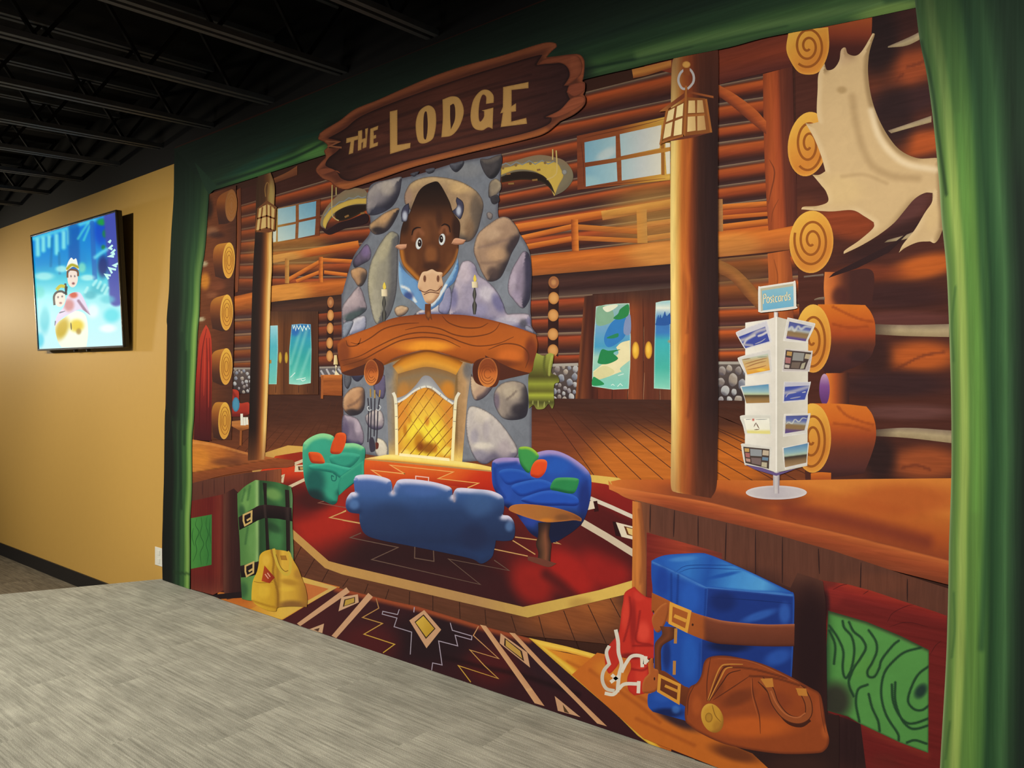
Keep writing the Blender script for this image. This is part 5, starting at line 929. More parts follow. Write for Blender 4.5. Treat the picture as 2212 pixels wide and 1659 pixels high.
use('L'); biglog('L', '470,230* 600,200 900,150* 895,270 870,420 600,640 480,600', [lin((0, 180), (0, 560), [(0, (170, 82, 42)), (.3, (140, 62, 40)), (.6, (84, 40, 36)), (1, (70, 38, 36))])])
use('M'); biglog('M', '490,750* 640,750 900,740 900,1040* 490,1030* 482,880', [lin((480, 0), (720, 0), [(0, (226, 132, 62)), (.35, (196, 104, 50)), (.75, (104, 54, 42)), (1, (80, 44, 42))]), spot(620, 960, 100, 120, (82, 42, 42), .8)])
use('M'); biglog('M', '430,1030* 640,1030 840,1036* 890,1100 925,1200 928,1380* 870,1500 700,1590 480,1600', [lin((0, 1030), (0, 1600), [(0, (222, 122, 34)), (.25, (206, 100, 32)), (.45, (176, 76, 36)), (.62, (104, 54, 42)), (.85, (84, 46, 46)), (1, (70, 40, 42))]), lines('560,1050 680,1110 800,1160 910,1180|560,1200 700,1230 860,1220', 16, (160, 70, 28), .6), spot(800, 1480, 150, 80, (66, 40, 44), .7)])
use('P'); biglog('P', '500,25* 620,25 700,40 700,300* 500,300*', [lin((520, 0), (690, 0), [(0, (230, 128, 46)), (.35, (190, 92, 40)), (1, (74, 42, 40))])])
ell('purple_cushion', 488, 165, 45, 135, (128, 78, 150), [lin((0, 40), (0, 280), [(0, (196, 160, 196)), (.4, (136, 84, 158)), (1, (104, 60, 128))])], parent=rw, res=4)
biglog('P', '360,285* 640,290 850,312* 900,380 930,480 930,600 890,740 830,890* 600,920 400,900', [lin((0, 285), (0, 900), [(0, (222, 122, 38)), (.25, (214, 108, 34)), (.45, (170, 76, 38)), (.65, (120, 60, 44)), (.9, (96, 52, 50)), (1, (74, 42, 42))]), lines('600,310 680,390 800,440 910,470|570,460 740,480 880,520', 16, (160, 72, 30), .6)])
strip('log', '370,890 450,880 545,885', '370,945 450,945 545,945', [(0, (222, 120, 36)), (1, (180, 86, 34))], (), 'woodh', rw)
def spiral(v, x, y, rx, ry, cut, turns, e):
    use(v); t = np.linspace(0.15, 1, 60 if turns > 2 else 40)
    a = -math.pi / 2 + t * turns * 2 * math.pi
    strokes('growth_ring', ' '.join('%g,%g' % (x + rx * .82 * k * math.cos(q), y + ry * .86 * k * math.sin(q)) for k, q in zip(t, a) if cut(x + rx * .82 * k * math.cos(q), y + ry * .86 * k * math.sin(q))), 21, (164, 94, 32), parent=e, curve=True)
RO = lambda x, y, rx, ry: [lin((x - rx, y - ry), (x + rx, y + ry), [(0, (240, 196, 80)), (.35, (228, 164, 62)), (.7, (214, 136, 50)), (1, (230, 158, 60))]), rim(26, (236, 180, 78), .5)]
use('L'); e = blob('log_end', '175,290* 340,255 520,235* 528,400 500,520 440,620 350,645 260,620 190,520 158,420', (222, 150, 62), RO(345, 420, 185, 220), parent=rw); spiral('L', 345, 400, 170, 215, lambda a, b: b > 262 - (a - 340) * .1, 2.6, e)
use('L'); e = ell('log_end', 345, 1245, 172, 280, (220, 150, 56), RO(345, 1245, 172, 280), parent=rw, ang=8); spiral('L', 350, 1245, 165, 270, lambda a, b: True, 2.6, e)
use('M'); e = ell('log_end', 375, 490, 190, 270, (222, 152, 54), RO(375, 490, 190, 270), parent=rw, ang=3); spiral('M', 378, 480, 185, 262, lambda a, b: True, 2.8, e)
use('M'); e = ell('log_end', 390, 1325, 155, 295, (226, 156, 58), RO(390, 1325, 155, 295), parent=rw); spiral('M', 385, 1330, 150, 285, lambda a, b: True, 2.6, e)
use('P'); e = ell('log_end', 385, 585, 160, 300, (226, 154, 56), RO(385, 585, 160, 300), parent=rw); spiral('P', 380, 590, 155, 290, lambda a, b: True, 2.6, e)
# fan of the gallery logs seen between the ends
use('M'); strip('log', '310,785 400,775 480,765', '310,800 400,790 480,785', [(0, (140, 120, 110)), (1, (110, 88, 80))], (), 'plain', rw); strip('log', '400,985 440,970 490,965', '400,995 440,990 490,990', [(0, (150, 130, 110)), (1, (110, 88, 80))], (), 'plain', rw)
use('px'); poly('painted_shadow', '1800,590 1850,565 1930,525 1990,480 2006,436 1995,470 1920,545 1850,580 1790,600', (56, 34, 38), (), parent=rw)

# ---------------------------------------------------------------- antler
use('U')
an = blob('moose_antler', '1298,192* 1310,200 1290,260 1275,330 1272,430 1290,560 1330,680 1390,790 1460,870 1560,915 1680,915 1690,960 1695,1060 1700,1180 1705,1320* 1680,1380 1655,1405 1630,1395* 1560,1400 1490,1430 1450,1460* 1475,1410 1540,1330 1600,1230 1640,1170 1645,1115* 1600,1115 1540,1150 1480,1220 1420,1290 1330,1360 1230,1420 1130,1468* 1140,1445 1220,1390 1300,1320 1305,1285* 1250,1250 1180,1215 1050,1222 885,1210* 900,1195 980,1190 1040,1165 1030,1110 1000,1070 950,1010* 990,1010 1025,990* 1000,900 960,800 910,712* 940,715 985,705* 975,640 980,520 985,430 1020,368* 1035,405 1075,395 1105,350 1115,290 1140,275 1155,310 1200,322 1240,290', (214, 184, 138), [
    bev(40, 200, (232, 208, 168), .5, (150, 122, 84), .7), spot(1120, 520, 40, 30, (176, 146, 100), .7), lines('1180,560 1200,700 1240,850 1300,960 1420,1020 1560,1030', 40, (176, 146, 104), .55), lines('1290,640 1330,780 1400,880 1500,950 1660,980', 34, (238, 218, 184), .8), spot(1130, 300, 120, 100, (190, 156, 124), .5), spot(1100, 1100, 200, 120, (224, 194, 140), .6), lines('1120,1020 1250,1010 1380,1060', 20, (186, 156, 112), .5), lines('1640,1130 1560,1160 1480,1260', 18, (176, 146, 104), .5), spot(1640, 1250, 60, 120, (222, 192, 140), .6)], res=3.5, label='big pale moose antler on the right log wall')

# ---------------------------------------------------------------- right counter
use('px')
rc_ = poly('reception_counter', '1319,1040 1340,1036 1450,1036 1660,1038 1850,1035 2060,1033 2060,1260 2050,1245 1900,1200 1700,1130 1500,1090 1330,1062', (184, 92, 42), [lin((1700, 1036), (1660, 1230), [(0, (222, 134, 52)), (.08, (206, 114, 44)), (.3, (190, 92, 38)), (.6, (140, 64, 42)), (1, (150, 72, 44))]), lin((1319, 0), (1450, 0), [(0, (214, 122, 48), .9), (1, (206, 116, 44), 0)]), spot(1550, 1080, 160, 30, (130, 68, 44), .8, 12), spot(1950, 1080, 180, 50, (190, 90, 38), .7), lines('1700,1100 1850,1130 2000,1170', 30, (128, 54, 42), .7), spot(1680, 1080, 90, 20, (120, 54, 40), .5)], mat='plain', res=5, label='long wooden reception counter carrying the postcard stand')
strip('counter_edge', '1314,1038 1330,1050 1400,1062 1525,1083 1659,1116 1800,1147 1950,1184 2060,1212', '1316,1057 1332,1064 1372,1082 1525,1119 1659,1156 1760,1185 1874,1218 2060,1266', [(0, (150, 72, 42)), (.08, (206, 112, 56)), (.2, (186, 94, 48)), (.5, (170, 80, 44)), (1, (140, 68, 42))], [lin((1314, 0), (1440, 0), [(0, (222, 132, 60), .9), (1, (200, 110, 52), 0)])], 'woodh', rc_, label='front edge of the counter top')
poly('counter_front', '1372,1080 1500,1112 1660,1150 1800,1190 1950,1240 2060,1275 2060,1700 1700,1700 1365,1420', (104, 62, 50), [lin((1372, 0), (1420, 0), [(0, (204, 126, 58), 1), (.6, (150, 84, 48), .8), (1, (104, 60, 48), 0)]), lin((1500, 1100), (1450, 1330), [(0, (104, 66, 54), .6), (.4, (112, 66, 52), .6), (1, (70, 40, 40), .8)]), lines('1405,1090 1404,1150|1457,1102 1455,1160|1508,1115 1508,1180|1569,1130 1566,1230|1632,1145 1632,1260|1690,1160 1690,1260|1768,1185 1770,1240|1860,1215 1858,1290|1960,1250 1960,1300', 3, (58, 34, 34), .9), spot(1620, 1270, 110, 60, (72, 44, 42), .7), spot(1740, 1400, 60, 160, (48, 28, 34), .95), spot(1900, 1260, 120, 30, (122, 70, 52), .6), spot(1850, 1600, 120, 90, (54, 32, 36), .9)], mat='woodv', parent=rc_, res=5)
strip('corner_post', '1366,1082 1366,1200 1364,1330 1363,1400', '1386,1086 1396,1200 1394,1330 1392,1400', [(0, (206, 126, 54)), (.5, (204, 124, 56)), (1, (140, 76, 46))], [lines('1380,1100 1388,1180 1384,1260', 4, (150, 84, 44), .6)], 'woodv', rc_)
poly('red_panel', '1397,1150 1440,1162 1560,1195 1560,1240 1397,1330', (150, 50, 40), [lin((1400, 0), (1560, 0), [(0, (130, 42, 38)), (.5, (168, 66, 44)), (1, (120, 56, 48))])], mat='woodh', parent=rc_)
use('Q')
rp = poly('red_panel', '420,30 700,75 900,130 1200,230 1450,310 1545,345 1545,1680 850,1680 800,1280 520,1180 480,330', (124, 36, 36), [lin((900, 130), (860, 300), [(0, (176, 56, 40), .9), (.4, (150, 42, 38), .9), (1, (124, 36, 38), 0)]), spot(560, 150, 140, 130, (150, 44, 40), .7), spot(520, 60, 120, 60, (110, 44, 40), .7), lines('830,1300 1000,1390 1370,1550', 60, (150, 54, 42), .6), spot(650, 1300, 160, 120, (56, 28, 34), .9), spot(1000, 1620, 200, 120, (120, 44, 40), .6), lines('1030,400 1080,320 1200,260 1260,250|1400,680 1450,600 1500,560|1050,440 1200,400 1380,440|560,120 640,80 720,70|820,160 880,120', 8, (84, 24, 28), .6), spot(490, 250, 60, 200, (54, 28, 34), .9), spot(470, 900, 60, 400, (48, 28, 34), .9)], mat='woodh', parent=rc_, res=5, label='red panel frame on the counter front')
gq = poly('green_panel', '520,300 850,395 1150,520 1390,640 1385,1530 1140,1440 970,1360 790,1275 690,1215 500,1160 490,900', (90, 160, 80), [lin((490, 0), (620, 0), [(0, (40, 60, 50), 1), (.5, (70, 132, 66), .5), (1, (90, 160, 80), 0)]), lines('530,300 850,390 1150,515 1390,630', 46, (60, 54, 46), .8, curve=False), spot(580, 1080, 200, 230, (58, 52, 50), .9), spot(800, 780, 200, 160, (96, 164, 74), .6),
    lines('530,430 600,530 650,650 645,780 655,860 680,880 715,820|645,390 660,450 720,520 745,620 735,740 700,880 705,960 740,1040|700,400 740,480 810,540 845,620 800,710 740,800 700,900|870,470 930,560 940,650 900,750 860,820 870,870 920,870 960,800 985,720 1080,600 1130,560|1320,620 1180,660 1080,740 1010,830 980,950 985,1080 1030,1220 1120,1360 1130,1420|1390,780 1300,850 1240,960 1210,1080 1260,1150 1330,1160 1390,1120|1070,940 1080,1080 1130,1200 1200,1270 1280,1270 1390,1230|1100,920 1100,1080 1150,1230 1220,1310 1290,1320 1390,1290|860,940 780,980 760,1100 790,1260|870,1020 900,1140 950,1250 965,1340|1200,1440 1270,1420 1370,1450|530,470 580,600 570,760', 16, (34, 70, 48), .9), spot(1320, 995, 60, 90, (40, 70, 62), 1, 35, .6), rim(16, (50, 80, 50), .6)], mat='leaf', parent=rc_, res=3, label='green swirled panel on the counter front')

use('px')
tp = strip('thick_post', '1462,122 1451,145 1449,300 1448,500 1449,700 1450,900 1449,1000 1450,1055 1462,1064', '1551,108 1552,145 1551,300 1551,500 1552,700 1551,900 1550,980 1548,1050 1536,1076', [(0, (228, 198, 120)), (.06, (240, 216, 134)), (.15, (222, 172, 86)), (.24, (196, 112, 44)), (.40, (158, 74, 34)), (.50, (110, 54, 34)), (.60, (70, 40, 34)), (.8, (56, 34, 34)), (1, (50, 30, 32))], [
    lin((0, 110), (0, 300), [(0, (120, 60, 40), .6), (1, (120, 60, 40), 0)]), lines('1490,300 1484,420 1480,560 1490,620 1484,700 1478,760', 10, (214, 120, 44), .6), lines('1497,560 1490,660 1484,720', 5, (130, 62, 34), .6), lines('1500,760 1492,850 1486,900', 6, (120, 56, 34), .6), lin((0, 880), (0, 1070), [(0, (150, 84, 50), 0), (1, (150, 76, 44), .45)])], 'woodv', label='thick log post with a paper lantern in front of the right counter')
use('H')
strokes('lantern_ring', '1325,370 1290,360 1262,300 1275,240 1310,205 1360,200 1392,250 1390,310 1350,360 1325,370', 20, (190, 186, 190), parent=tp, curve=True); strokes('peg', '1332,160 1332,250', 56, (150, 80, 40), parent=tp); ell('peg_end', 1330, 158, 36, 30, (222, 166, 84), [rim(10, (166, 106, 50), .7)], parent=tp, res=3)
poly('lantern_roof', '1095,565 1180,500 1310,405 1330,330 1345,385 1565,430 1565,448 1350,405 1300,455 1150,560', (150, 84, 44), [lin((1100, 0), (1560, 0), [(0, (190, 120, 60)), (.4, (130, 64, 40)), (1, (170, 96, 48))])], parent=tp, res=3, label='paper lantern with brown frame hung on the thick post')
poly('lantern_body', '1160,555 1320,470 1340,440 1495,450 1545,745 1310,780 1130,825', (150, 88, 42), (), parent=tp, res=4)
for s in ('1175,560 1230,530 1215,630 1155,655', '1250,520 1305,492 1298,600 1238,620', '1150,675 1212,650 1195,775 1130,800', '1232,645 1296,620 1290,760 1220,775'): poly('lantern_pane', s, (244, 222, 160), [lin((1130, 0), (1310, 0), [(0, (240, 216, 160)), (1, (248, 228, 166))])], parent=tp, res=4)
for s in ('1350,470 1405,468 1408,575 1345,578', '1425,466 1470,466 1485,572 1422,575', '1343,602 1408,602 1412,728 1338,740', '1425,598 1485,598 1500,720 1425,730'): poly('lantern_pane', s, (224, 186, 122), [lin((1340, 0), (1500, 0), [(0, (236, 204, 140)), (1, (196, 152, 96))])], parent=tp, res=4)
strokes('lantern_bar', '1328,340 1322,600 1312,780|1500,455 1545,745|1165,540 1105,850|1120,830 1310,770|1340,600 1490,590', 18, (176, 108, 50), parent=tp); poly('lantern_base', '1140,828 1320,775 1545,745 1380,790', (120, 62, 44), (), parent=tp, res=4)

# ---------------------------------------------------------------- postcard stand
use('N')
ps = strip('postcard_stand', '825,620 825,760', '890,620 890,760', [(0, (214, 208, 210)), (.5, (236, 232, 230)), (1, (150, 132, 140))], (), 'plain', label='white spinning postcard stand on the right counter', curve=False)
sg = blob('stand_sign', '600,215* 1130,135* 1170,150 1180,520* 1150,570 620,630* 575,615* 575,240', (222, 222, 220), [rim(16, (236, 236, 232), .9)], parent=ps, res=3); poly('sign_face', '632,280 1135,205 1140,530 650,595', (118, 182, 216), [lin((0, 205), (0, 595), [(0, (140, 194, 216)), (1, (110, 180, 220))])], parent=ps, res=3); poly('sign_shade', '610,245 1130,165 1135,205 632,280 650,595 620,610', (190, 186, 164), (), parent=ps, res=3)
LET = '655,490 660,335|660,340 688,332 700,365 690,400 662,408|728,480 710,450 714,395 732,378 752,398 750,450 728,480|795,378 772,384 768,408 792,430 790,462 766,472|812,350 814,450 830,466|800,390 834,382|880,368 856,372 846,412 856,458 882,450|930,362 906,366 896,402 906,450 928,436|934,358 934,446|954,360 956,448|956,388 980,358|1030,345 1004,352 994,392 1006,436 1026,426|1030,296 1032,432|1086,338 1060,346 1058,374 1084,392 1082,420 1056,428'
strokes('sign_lettering', LET, 19, (104, 112, 116), parent=ps); strokes('sign_lettering', LET, 12, (244, 236, 200), parent=ps)
use('px')
poly('stand_column', '1610,697 1660,690 1677,684 1677,1021 1645,1010 1609,1003', (230, 226, 220), [lin((1609, 0), (1677, 0), [(0, (236, 234, 228)), (1, (224, 220, 214))])], parent=ps); poly('stand_column', '1677,684 1700,690 1746,700 1744,1006 1677,1021', (206, 202, 194), [lin((1677, 0), (1746, 0), [(0, (202, 198, 188)), (1, (222, 218, 210))])], parent=ps)
strokes('stand_edge', '1677,684 1677,1021', 3, (240, 238, 234), parent=ps)
def card(v, frame, pic, c, ops=(), fr=(214, 212, 212), extra=None):
    use(v); f = blob('postcard', frame, fr, [rim(14, (236, 234, 230), .7)], parent=ps, res=4); q = poly('postcard_picture', pic, c, ops, parent=ps, res=2.5)
    if extra: extra()
    return q
use('N')
SKY = lambda y0, y1: [lin((0, y0), (0, y1), [(0, (96, 152, 196)), (.35, (150, 190, 206)), (.52, (190, 206, 170)), (.56, (84, 72, 50)), (.75, (150, 120, 76)), (1, (176, 134, 76))])]
card('N', '220,970* 260,920 690,755* 725,780 790,1080* 760,1110 370,1215* 330,1160', '262,1015 685,850 755,1085 370,1195', (70, 84, 176), [lines('280,1080 420,1030 560,930 690,890', 50, (190, 186, 196), .9), lines('350,1120 400,1050 520,990', 24, (206, 204, 206), .9), lines('580,1000 640,980 710,940', 24, (226, 222, 220), .9), lines('520,1130 620,1090 690,1040', 18, (186, 186, 200), .8), lines('340,1140 480,1150', 26, (190, 186, 192), .8)], fr=(206, 206, 220))
card('N', '1040,705* 1440,790* 1480,830 1360,1090* 1340,1110 970,1080* 1010,850', '1070,770 1435,850 1330,1085 1020,1040', (150, 126, 92), [lin((1200, 790), (1160, 1060), [(0, (84, 94, 160)), (.3, (96, 106, 180)), (.45, (176, 186, 196)), (.6, (146, 120, 84)), (.8, (156, 128, 92)), (.9, (110, 90, 150)), (1, (96, 76, 160))]), lines('1060,900 1110,860 1150,920 1210,850 1260,890 1330,850 1420,860', 26, (206, 210, 210), .8)])
card('N', '250,1380* 290,1330 740,1210* 775,1240 805,1550* 770,1590 400,1640* 340,1560', '310,1370 730,1280 760,1545 400,1615', (222, 176, 92), [lin((500, 1320), (540, 1610), [(0, (190, 206, 200)), (.25, (206, 176, 120)), (.6, (222, 178, 110)), (1, (232, 160, 30))]), lines('320,1380 450,1360|360,1450 560,1390 720,1350|380,1500 540,1440 700,1400|400,1540 600,1500 700,1470', 16, (150, 96, 60), .7), lines('560,1340 720,1330', 16, (120, 140, 130), .6), spot(620, 1540, 100, 30, (246, 206, 60), .8)])
card('N', '1000,1200* 1420,1240* 1440,1260 1390,1570* 950,1570* 975,1380', '1015,1225 1420,1265 1320,1535 985,1525', (80, 66, 66), (), fr=(190, 182, 186))
use('N'); 
for s, c in (('1035,1245 1115,1255 1105,1320 1025,1310', (190, 150, 90)), ('1135,1260 1310,1275 1290,1400 1115,1390', (150, 150, 150)), ('1330,1285 1410,1295 1380,1370 1310,1360', (190, 176, 150)), ('1010,1340 1095,1350 1085,1440 1005,1430', (176, 116, 120)), ('1110,1420 1250,1420 1220,1520 1095,1510', (120, 104, 96)), ('1000,1455 1075,1465 1065,1515 995,1505', (196, 186, 180)), ('1270,1440 1330,1420 1300,1520 1240,1525', (176, 170, 150))): poly('postcard_photo', s, c, (), parent=ps, res=4)
use('O')
card('O', '290,270* 330,245 750,205* 770,215 795,520* 380,530* 340,400', '310,265 740,220 755,515 385,525', (150, 140, 120), SKY(230, 525))
card('O', '985,180* 1390,185* 1410,200 1340,480* 965,520* 970,350', '1000,262 1390,240 1315,465 985,490', (72, 88, 180), [lines('1000,360 1150,330 1380,260', 50, (176, 176, 196), .9), lines('1010,430 1060,370 1180,350', 20, (196, 190, 200), .8), lines('1270,355 1360,335', 20, (210, 210, 214), .8), lines('1080,450 1250,420', 22, (170, 170, 196), .8)], fr=(196, 196, 214))
card('O', '285,770* 330,715 770,705* 780,740 795,1030* 360,1010* 330,880', '345,770 750,765 765,1015 400,1000', (236, 236, 226), [lin((0, 760), (0, 1015), [(0, (240, 240, 232)), (.7, (236, 236, 222)), (.85, (226, 216, 130)), (1, (232, 224, 150))]), lines('345,785 470,780|530,785 720,780', 10, (110, 120, 130), .8), spot(495, 785, 26, 30, (196, 80, 70), .9), lines('540,830 505,900|540,840 590,930|510,945 590,940', 16, (110, 76, 66), .9)], fr=(216, 216, 210))
card('O', '985,695* 1390,685* 1405,710 1345,1010* 970,1060* 970,850', '1015,725 1370,715 1310,955 1000,1005', (150, 124, 92), [lin((1180, 720), (1160, 1000), [(0, (84, 94, 160)), (.25, (96, 110, 184)), (.45, (170, 176, 180)), (.55, (150, 122, 84)), (.75, (150, 122, 88)), (.85, (110, 86, 130)), (1, (100, 80, 150))]), lines('1020,860 1060,820 1110,850 1160,780 1220,820 1280,760 1350,770', 22, (206, 210, 206), .8)])
card('O', '305,1220* 340,1165 780,1215* 795,1240 760,1570* 360,1510* 330,1380', '335,1215 755,1255 745,1570 370,1475', (84, 70, 66), (), fr=(216, 214, 210))
for s, c in (('355,1240 430,1245 430,1300 360,1295', (200, 160, 96)), ('445,1250 630,1265 630,1370 450,1360', (150, 156, 164)), ('650,1270 745,1280 740,1360 640,1350', (196, 180, 160)), ('365,1310 440,1320 440,1390 375,1380', (176, 110, 110)), ('460,1390 620,1400 615,1510 470,1480', (130, 110, 110)), ('375,1400 445,1410 450,1460 385,1450', (190, 150, 140)), ('640,1380 735,1390 730,1440 635,1430', (110, 140, 170)), ('630,1460 715,1470 710,1550 625,1530', (190, 180, 156))): poly('postcard_photo', s, c, (), parent=ps, res=4)
card('O', '960,1240* 980,1225 1360,1155* 1380,1170 1345,1500* 1000,1580* 970,1400', '980,1240 1365,1160 1340,1470 1000,1545', (150, 140, 120), [lin((1150, 1200), (1190, 1520), [(0, (96, 144, 190)), (.3, (140, 180, 200)), (.46, (176, 196, 176)), (.52, (70, 60, 56)), (.72, (140, 112, 80)), (1, (170, 140, 104))])])
use('px'); strip('stand_pole', '1670,1020 1670,1060', '1684,1018 1684,1058', [(0, (190, 184, 192)), (.5, (222, 218, 222)), (1, (150, 140, 156))], (), 'plain', ps, curve=False); poly('stand_shade', '1609,1003 1645,1010 1677,1022 1720,1012 1700,1020 1677,1028 1630,1014', (112, 92, 150), (), parent=ps); ell('stand_base', 1677, 1064, 66, 15, (200, 194, 204), [lin((1611, 0), (1743, 0), [(0, (206, 200, 206)), (.5, (190, 184, 196)), (1, (212, 206, 214))]), rim(5, (226, 220, 226), .6)], parent=ps); strip('stand_pole', '1671,1030 1671,1066', '1683,1030 1683,1066', [(0, (180, 174, 184)), (.5, (222, 218, 222)), (1, (150, 140, 156))], (), 'plain', ps, curve=False)

# ---------------------------------------------------------------- luggage on the left
use('C')
gs = blob('green_suitcase', '650,265* 720,200 808,147* 900,155 1000,170 1115,205* 1128,300 1125,500 1135,780 1135,1100* 1000,1180 780,1190 690,1175* 680,1000 672,700 655,450', (60, 112, 66), [lin((650, 0), (1135, 0), [(0, (80, 130, 70)), (.3, (104, 156, 84)), (.36, (150, 190, 120)), (.4, (44, 80, 48)), (.55, (50, 92, 56)), (.75, (64, 120, 70)), (.9, (50, 90, 56)), (1, (110, 150, 100))]), spot(960, 270, 110, 70, (120, 166, 90), .8, 20), spot(960, 400, 120, 60, (34, 60, 44), .6), spot(980, 650, 90, 120, (74, 136, 80), .7), spot(960, 560, 110, 50, (36, 66, 48), .6, 30), spot(720, 330, 50, 120, (126, 176, 96), .6), spot(690, 420, 40, 80, (40, 80, 54), .6), spot(780, 700, 60, 160, (110, 160, 90), .6), spot(700, 1100, 60, 100, (44, 90, 60), .6), lines('715,230 690,330|760,200 740,320|740,560 720,700', 14, (50, 96, 56), .5)], res=3, label='dark green upright suitcase with black straps and brass buckles')
strip('strap', '870,170 880,300 890,500 900,780', '905,175 905,300 915,500 930,780', [(0, (34, 26, 28)), (1, (44, 34, 34))], (), 'plain', gs); strip('strap', '1062,230 1068,400 1075,780', '1098,235 1104,400 1108,780', [(0, (36, 26, 28)), (1, (50, 36, 36))], (), 'plain', gs)
strip('strap', '660,470 760,410 830,370 890,360 1000,372 1120,388', '668,580 760,535 830,495 890,475 1000,482 1125,505', [(0, (52, 34, 38)), (.5, (38, 26, 30)), (1, (28, 20, 24))], [lines('888,365 892,470|1080,385 1085,500', 14, (80, 62, 60), .6)], 'plain', gs, curve=False); strip('strap', '675,890 740,875 830,850 850,850', '682,990 740,985 820,965 850,965', [(0, (52, 34, 38)), (1, (28, 20, 24))], (), 'plain', gs, curve=False)
for y, x in ((480, 738), (920, 754)):
    strokes('buckle', '%g,%g %g,%g %g,%g %g,%g %g,%g' % (x - 34, y - 30, x + 36, y - 62, x + 34, y + 28, x - 22, y + 60, x - 34, y + 20), 15, (206, 176, 110), parent=gs, closed=True); strokes('buckle', '%g,%g %g,%g' % (x - 5, y + 18, x + 30, y - 4), 16, (206, 176, 110), parent=gs)
yb = blob('yellow_bag', '845,800 880,765 940,748 990,750 1090,770 1140,850 1180,920 1210,1000 1240,1080 1255,1170 1250,1245* 1180,1240 1090,1240 1000,1250 980,1282 900,1270 820,1230 772,1185* 775,1100 785,1020 820,940 835,870', (212, 166, 40), [lin((780, 0), (1250, 0), [(0, (226, 184, 50)), (.4, (206, 160, 40)), (.47, (176, 130, 40)), (.55, (222, 178, 60)), (.8, (206, 160, 50)), (1, (166, 116, 44))]), spot(1120, 1230, 160, 60, (140, 96, 50), .9), spot(1100, 1030, 110, 36, (176, 128, 40), .7, 10), spot(1080, 1090, 90, 30, (230, 190, 60), .6), spot(1180, 960, 60, 60, (170, 120, 50), .6), lines('945,755 965,850 960,960 1000,1120 1000,1260', 14, (150, 104, 30), .8), lines('780,1020 850,1035 960,1030', 8, (150, 104, 30), .7), lines('775,1190 900,1230 985,1250', 14, (176, 128, 30), .7), spot(880, 1110, 80, 80, (236, 196, 60), .5), spot(900, 840, 50, 70, (232, 190, 70), .6)], res=3, label='yellow handbag with a red tag beside the green suitcase')
strokes('handle', '965,740 975,800 1010,900 1060,960 1100,950 1110,870 1105,800 1085,765', 24, (206, 176, 60), parent=yb, curve=True); strokes('handle', '985,790 1020,890 1060,935 1090,930', 7, (140, 104, 30), parent=yb, curve=True)
poly('tag', '885,885 975,990 930,1040 860,1020', (176, 62, 30), [lin((860, 0), (975, 0), [(0, (190, 76, 34)), (1, (150, 44, 26))])], parent=yb, res=3); strokes('tag_mark', '890,960 920,1000|910,950 935,985', 9, (226, 160, 140), parent=yb); poly('clasp', '1020,800 1070,800 1082,840 1030,838', (176, 124, 40), [rim(8, (150, 100, 30), .7)], parent=yb, res=3)

# ---------------------------------------------------------------- luggage on the right
use('K')
poly('painted_shadow', '1000,1500 2250,1500 2250,2400 1000,2400', (58, 36, 36), [spot(1900, 1950, 400, 140, (76, 46, 40), .7)], res=6)
poly('orange_boards', '160,960 700,1060 900,1500 1300,1750 1500,1830 1640,1960 1700,2150 560,1700 -60,1150', (206, 112, 36), [lines('100,1110 500,1400 700,1560|300,1200 700,1450|500,1530 1000,1760', 30, (170, 84, 30), .6), spot(300, 1150, 250, 120, (222, 140, 44), .7, 30), spot(840, 1520, 300, 90, (60, 40, 52), .95, 28), spot(1350, 1830, 300, 90, (110, 56, 34), .85, 15)], label='orange floor boards under the luggage')
poly('painted_shadow', '640,300 1250,150 1500,270 1830,400 1890,270 2110,340 2135,520 2140,900 2150,1720 1900,1720 700,1000', (60, 34, 36), [lin((640, 0), (760, 0), [(0, (140, 48, 40), 1), (1, (80, 40, 38), 0)]), lin((1500, 220), (1440, 520), [(0, (98, 60, 50), 1), (1, (60, 34, 36), 0)]), spot(2000, 900, 200, 700, (46, 26, 32), .8), lin((0, 1350), (0, 1700), [(0, (56, 32, 34), 0), (1, (70, 42, 38), .8)])], label='dark painted shadow behind the luggage', res=6)
lv = blob('life_vest', '480,388* 520,430 580,475 640,490* 660,800 650,1000 600,1020 610,1200 590,1300 480,1330* 430,1280 420,1180 450,1100 440,1030 380,1000 330,1080 270,1140 240,1100 225,1000 245,920 290,860 340,800 360,700 370,600 385,520 400,440', (206, 52, 40), [spot(400, 620, 60, 200, (226, 70, 52), .8), spot(560, 780, 80, 130, (236, 80, 62), .8), spot(470, 700, 40, 300, (150, 34, 34), .7), spot(450, 990, 140, 40, (120, 32, 34), .8), spot(540, 1150, 80, 120, (226, 70, 50), .7), spot(300, 950, 40, 120, (196, 50, 40), .6), spot(520, 470, 80, 60, (226, 70, 56), .5), lines('440,480 450,600 430,720 390,860|530,600 510,740 500,860 620,890|450,1100 560,1110 620,1060|470,900 650,900', 14, (150, 32, 32), .7), rim(20, (176, 40, 34), .5)], res=3, label='red life vest with white straps leaning on the counter')
strokes('strap', '320,760 340,860 345,960 370,1060 350,1150 335,1300', 32, (216, 210, 200), parent=lv, curve=True); strokes('strap', '370,1130 410,1050 460,990 540,990 600,1040', 30, (222, 216, 204), parent=lv, curve=True); strokes('strap', '270,1050 215,1120 205,1200 240,1270 310,1290', 30, (206, 200, 188), parent=lv, curve=True); strokes('strap', '225,1310 300,1320 350,1270 400,1230 520,1230', 30, (222, 216, 204), parent=lv, curve=True); strokes('strap', '265,900 240,960 265,1060', 30, (216, 208, 200), parent=lv, curve=True); strokes('buckle', '545,980 550,1085|580,990 570,1060|520,1205 515,1310|275,1215 350,1160|285,1150 335,1195', 30, (226, 220, 208), parent=lv)
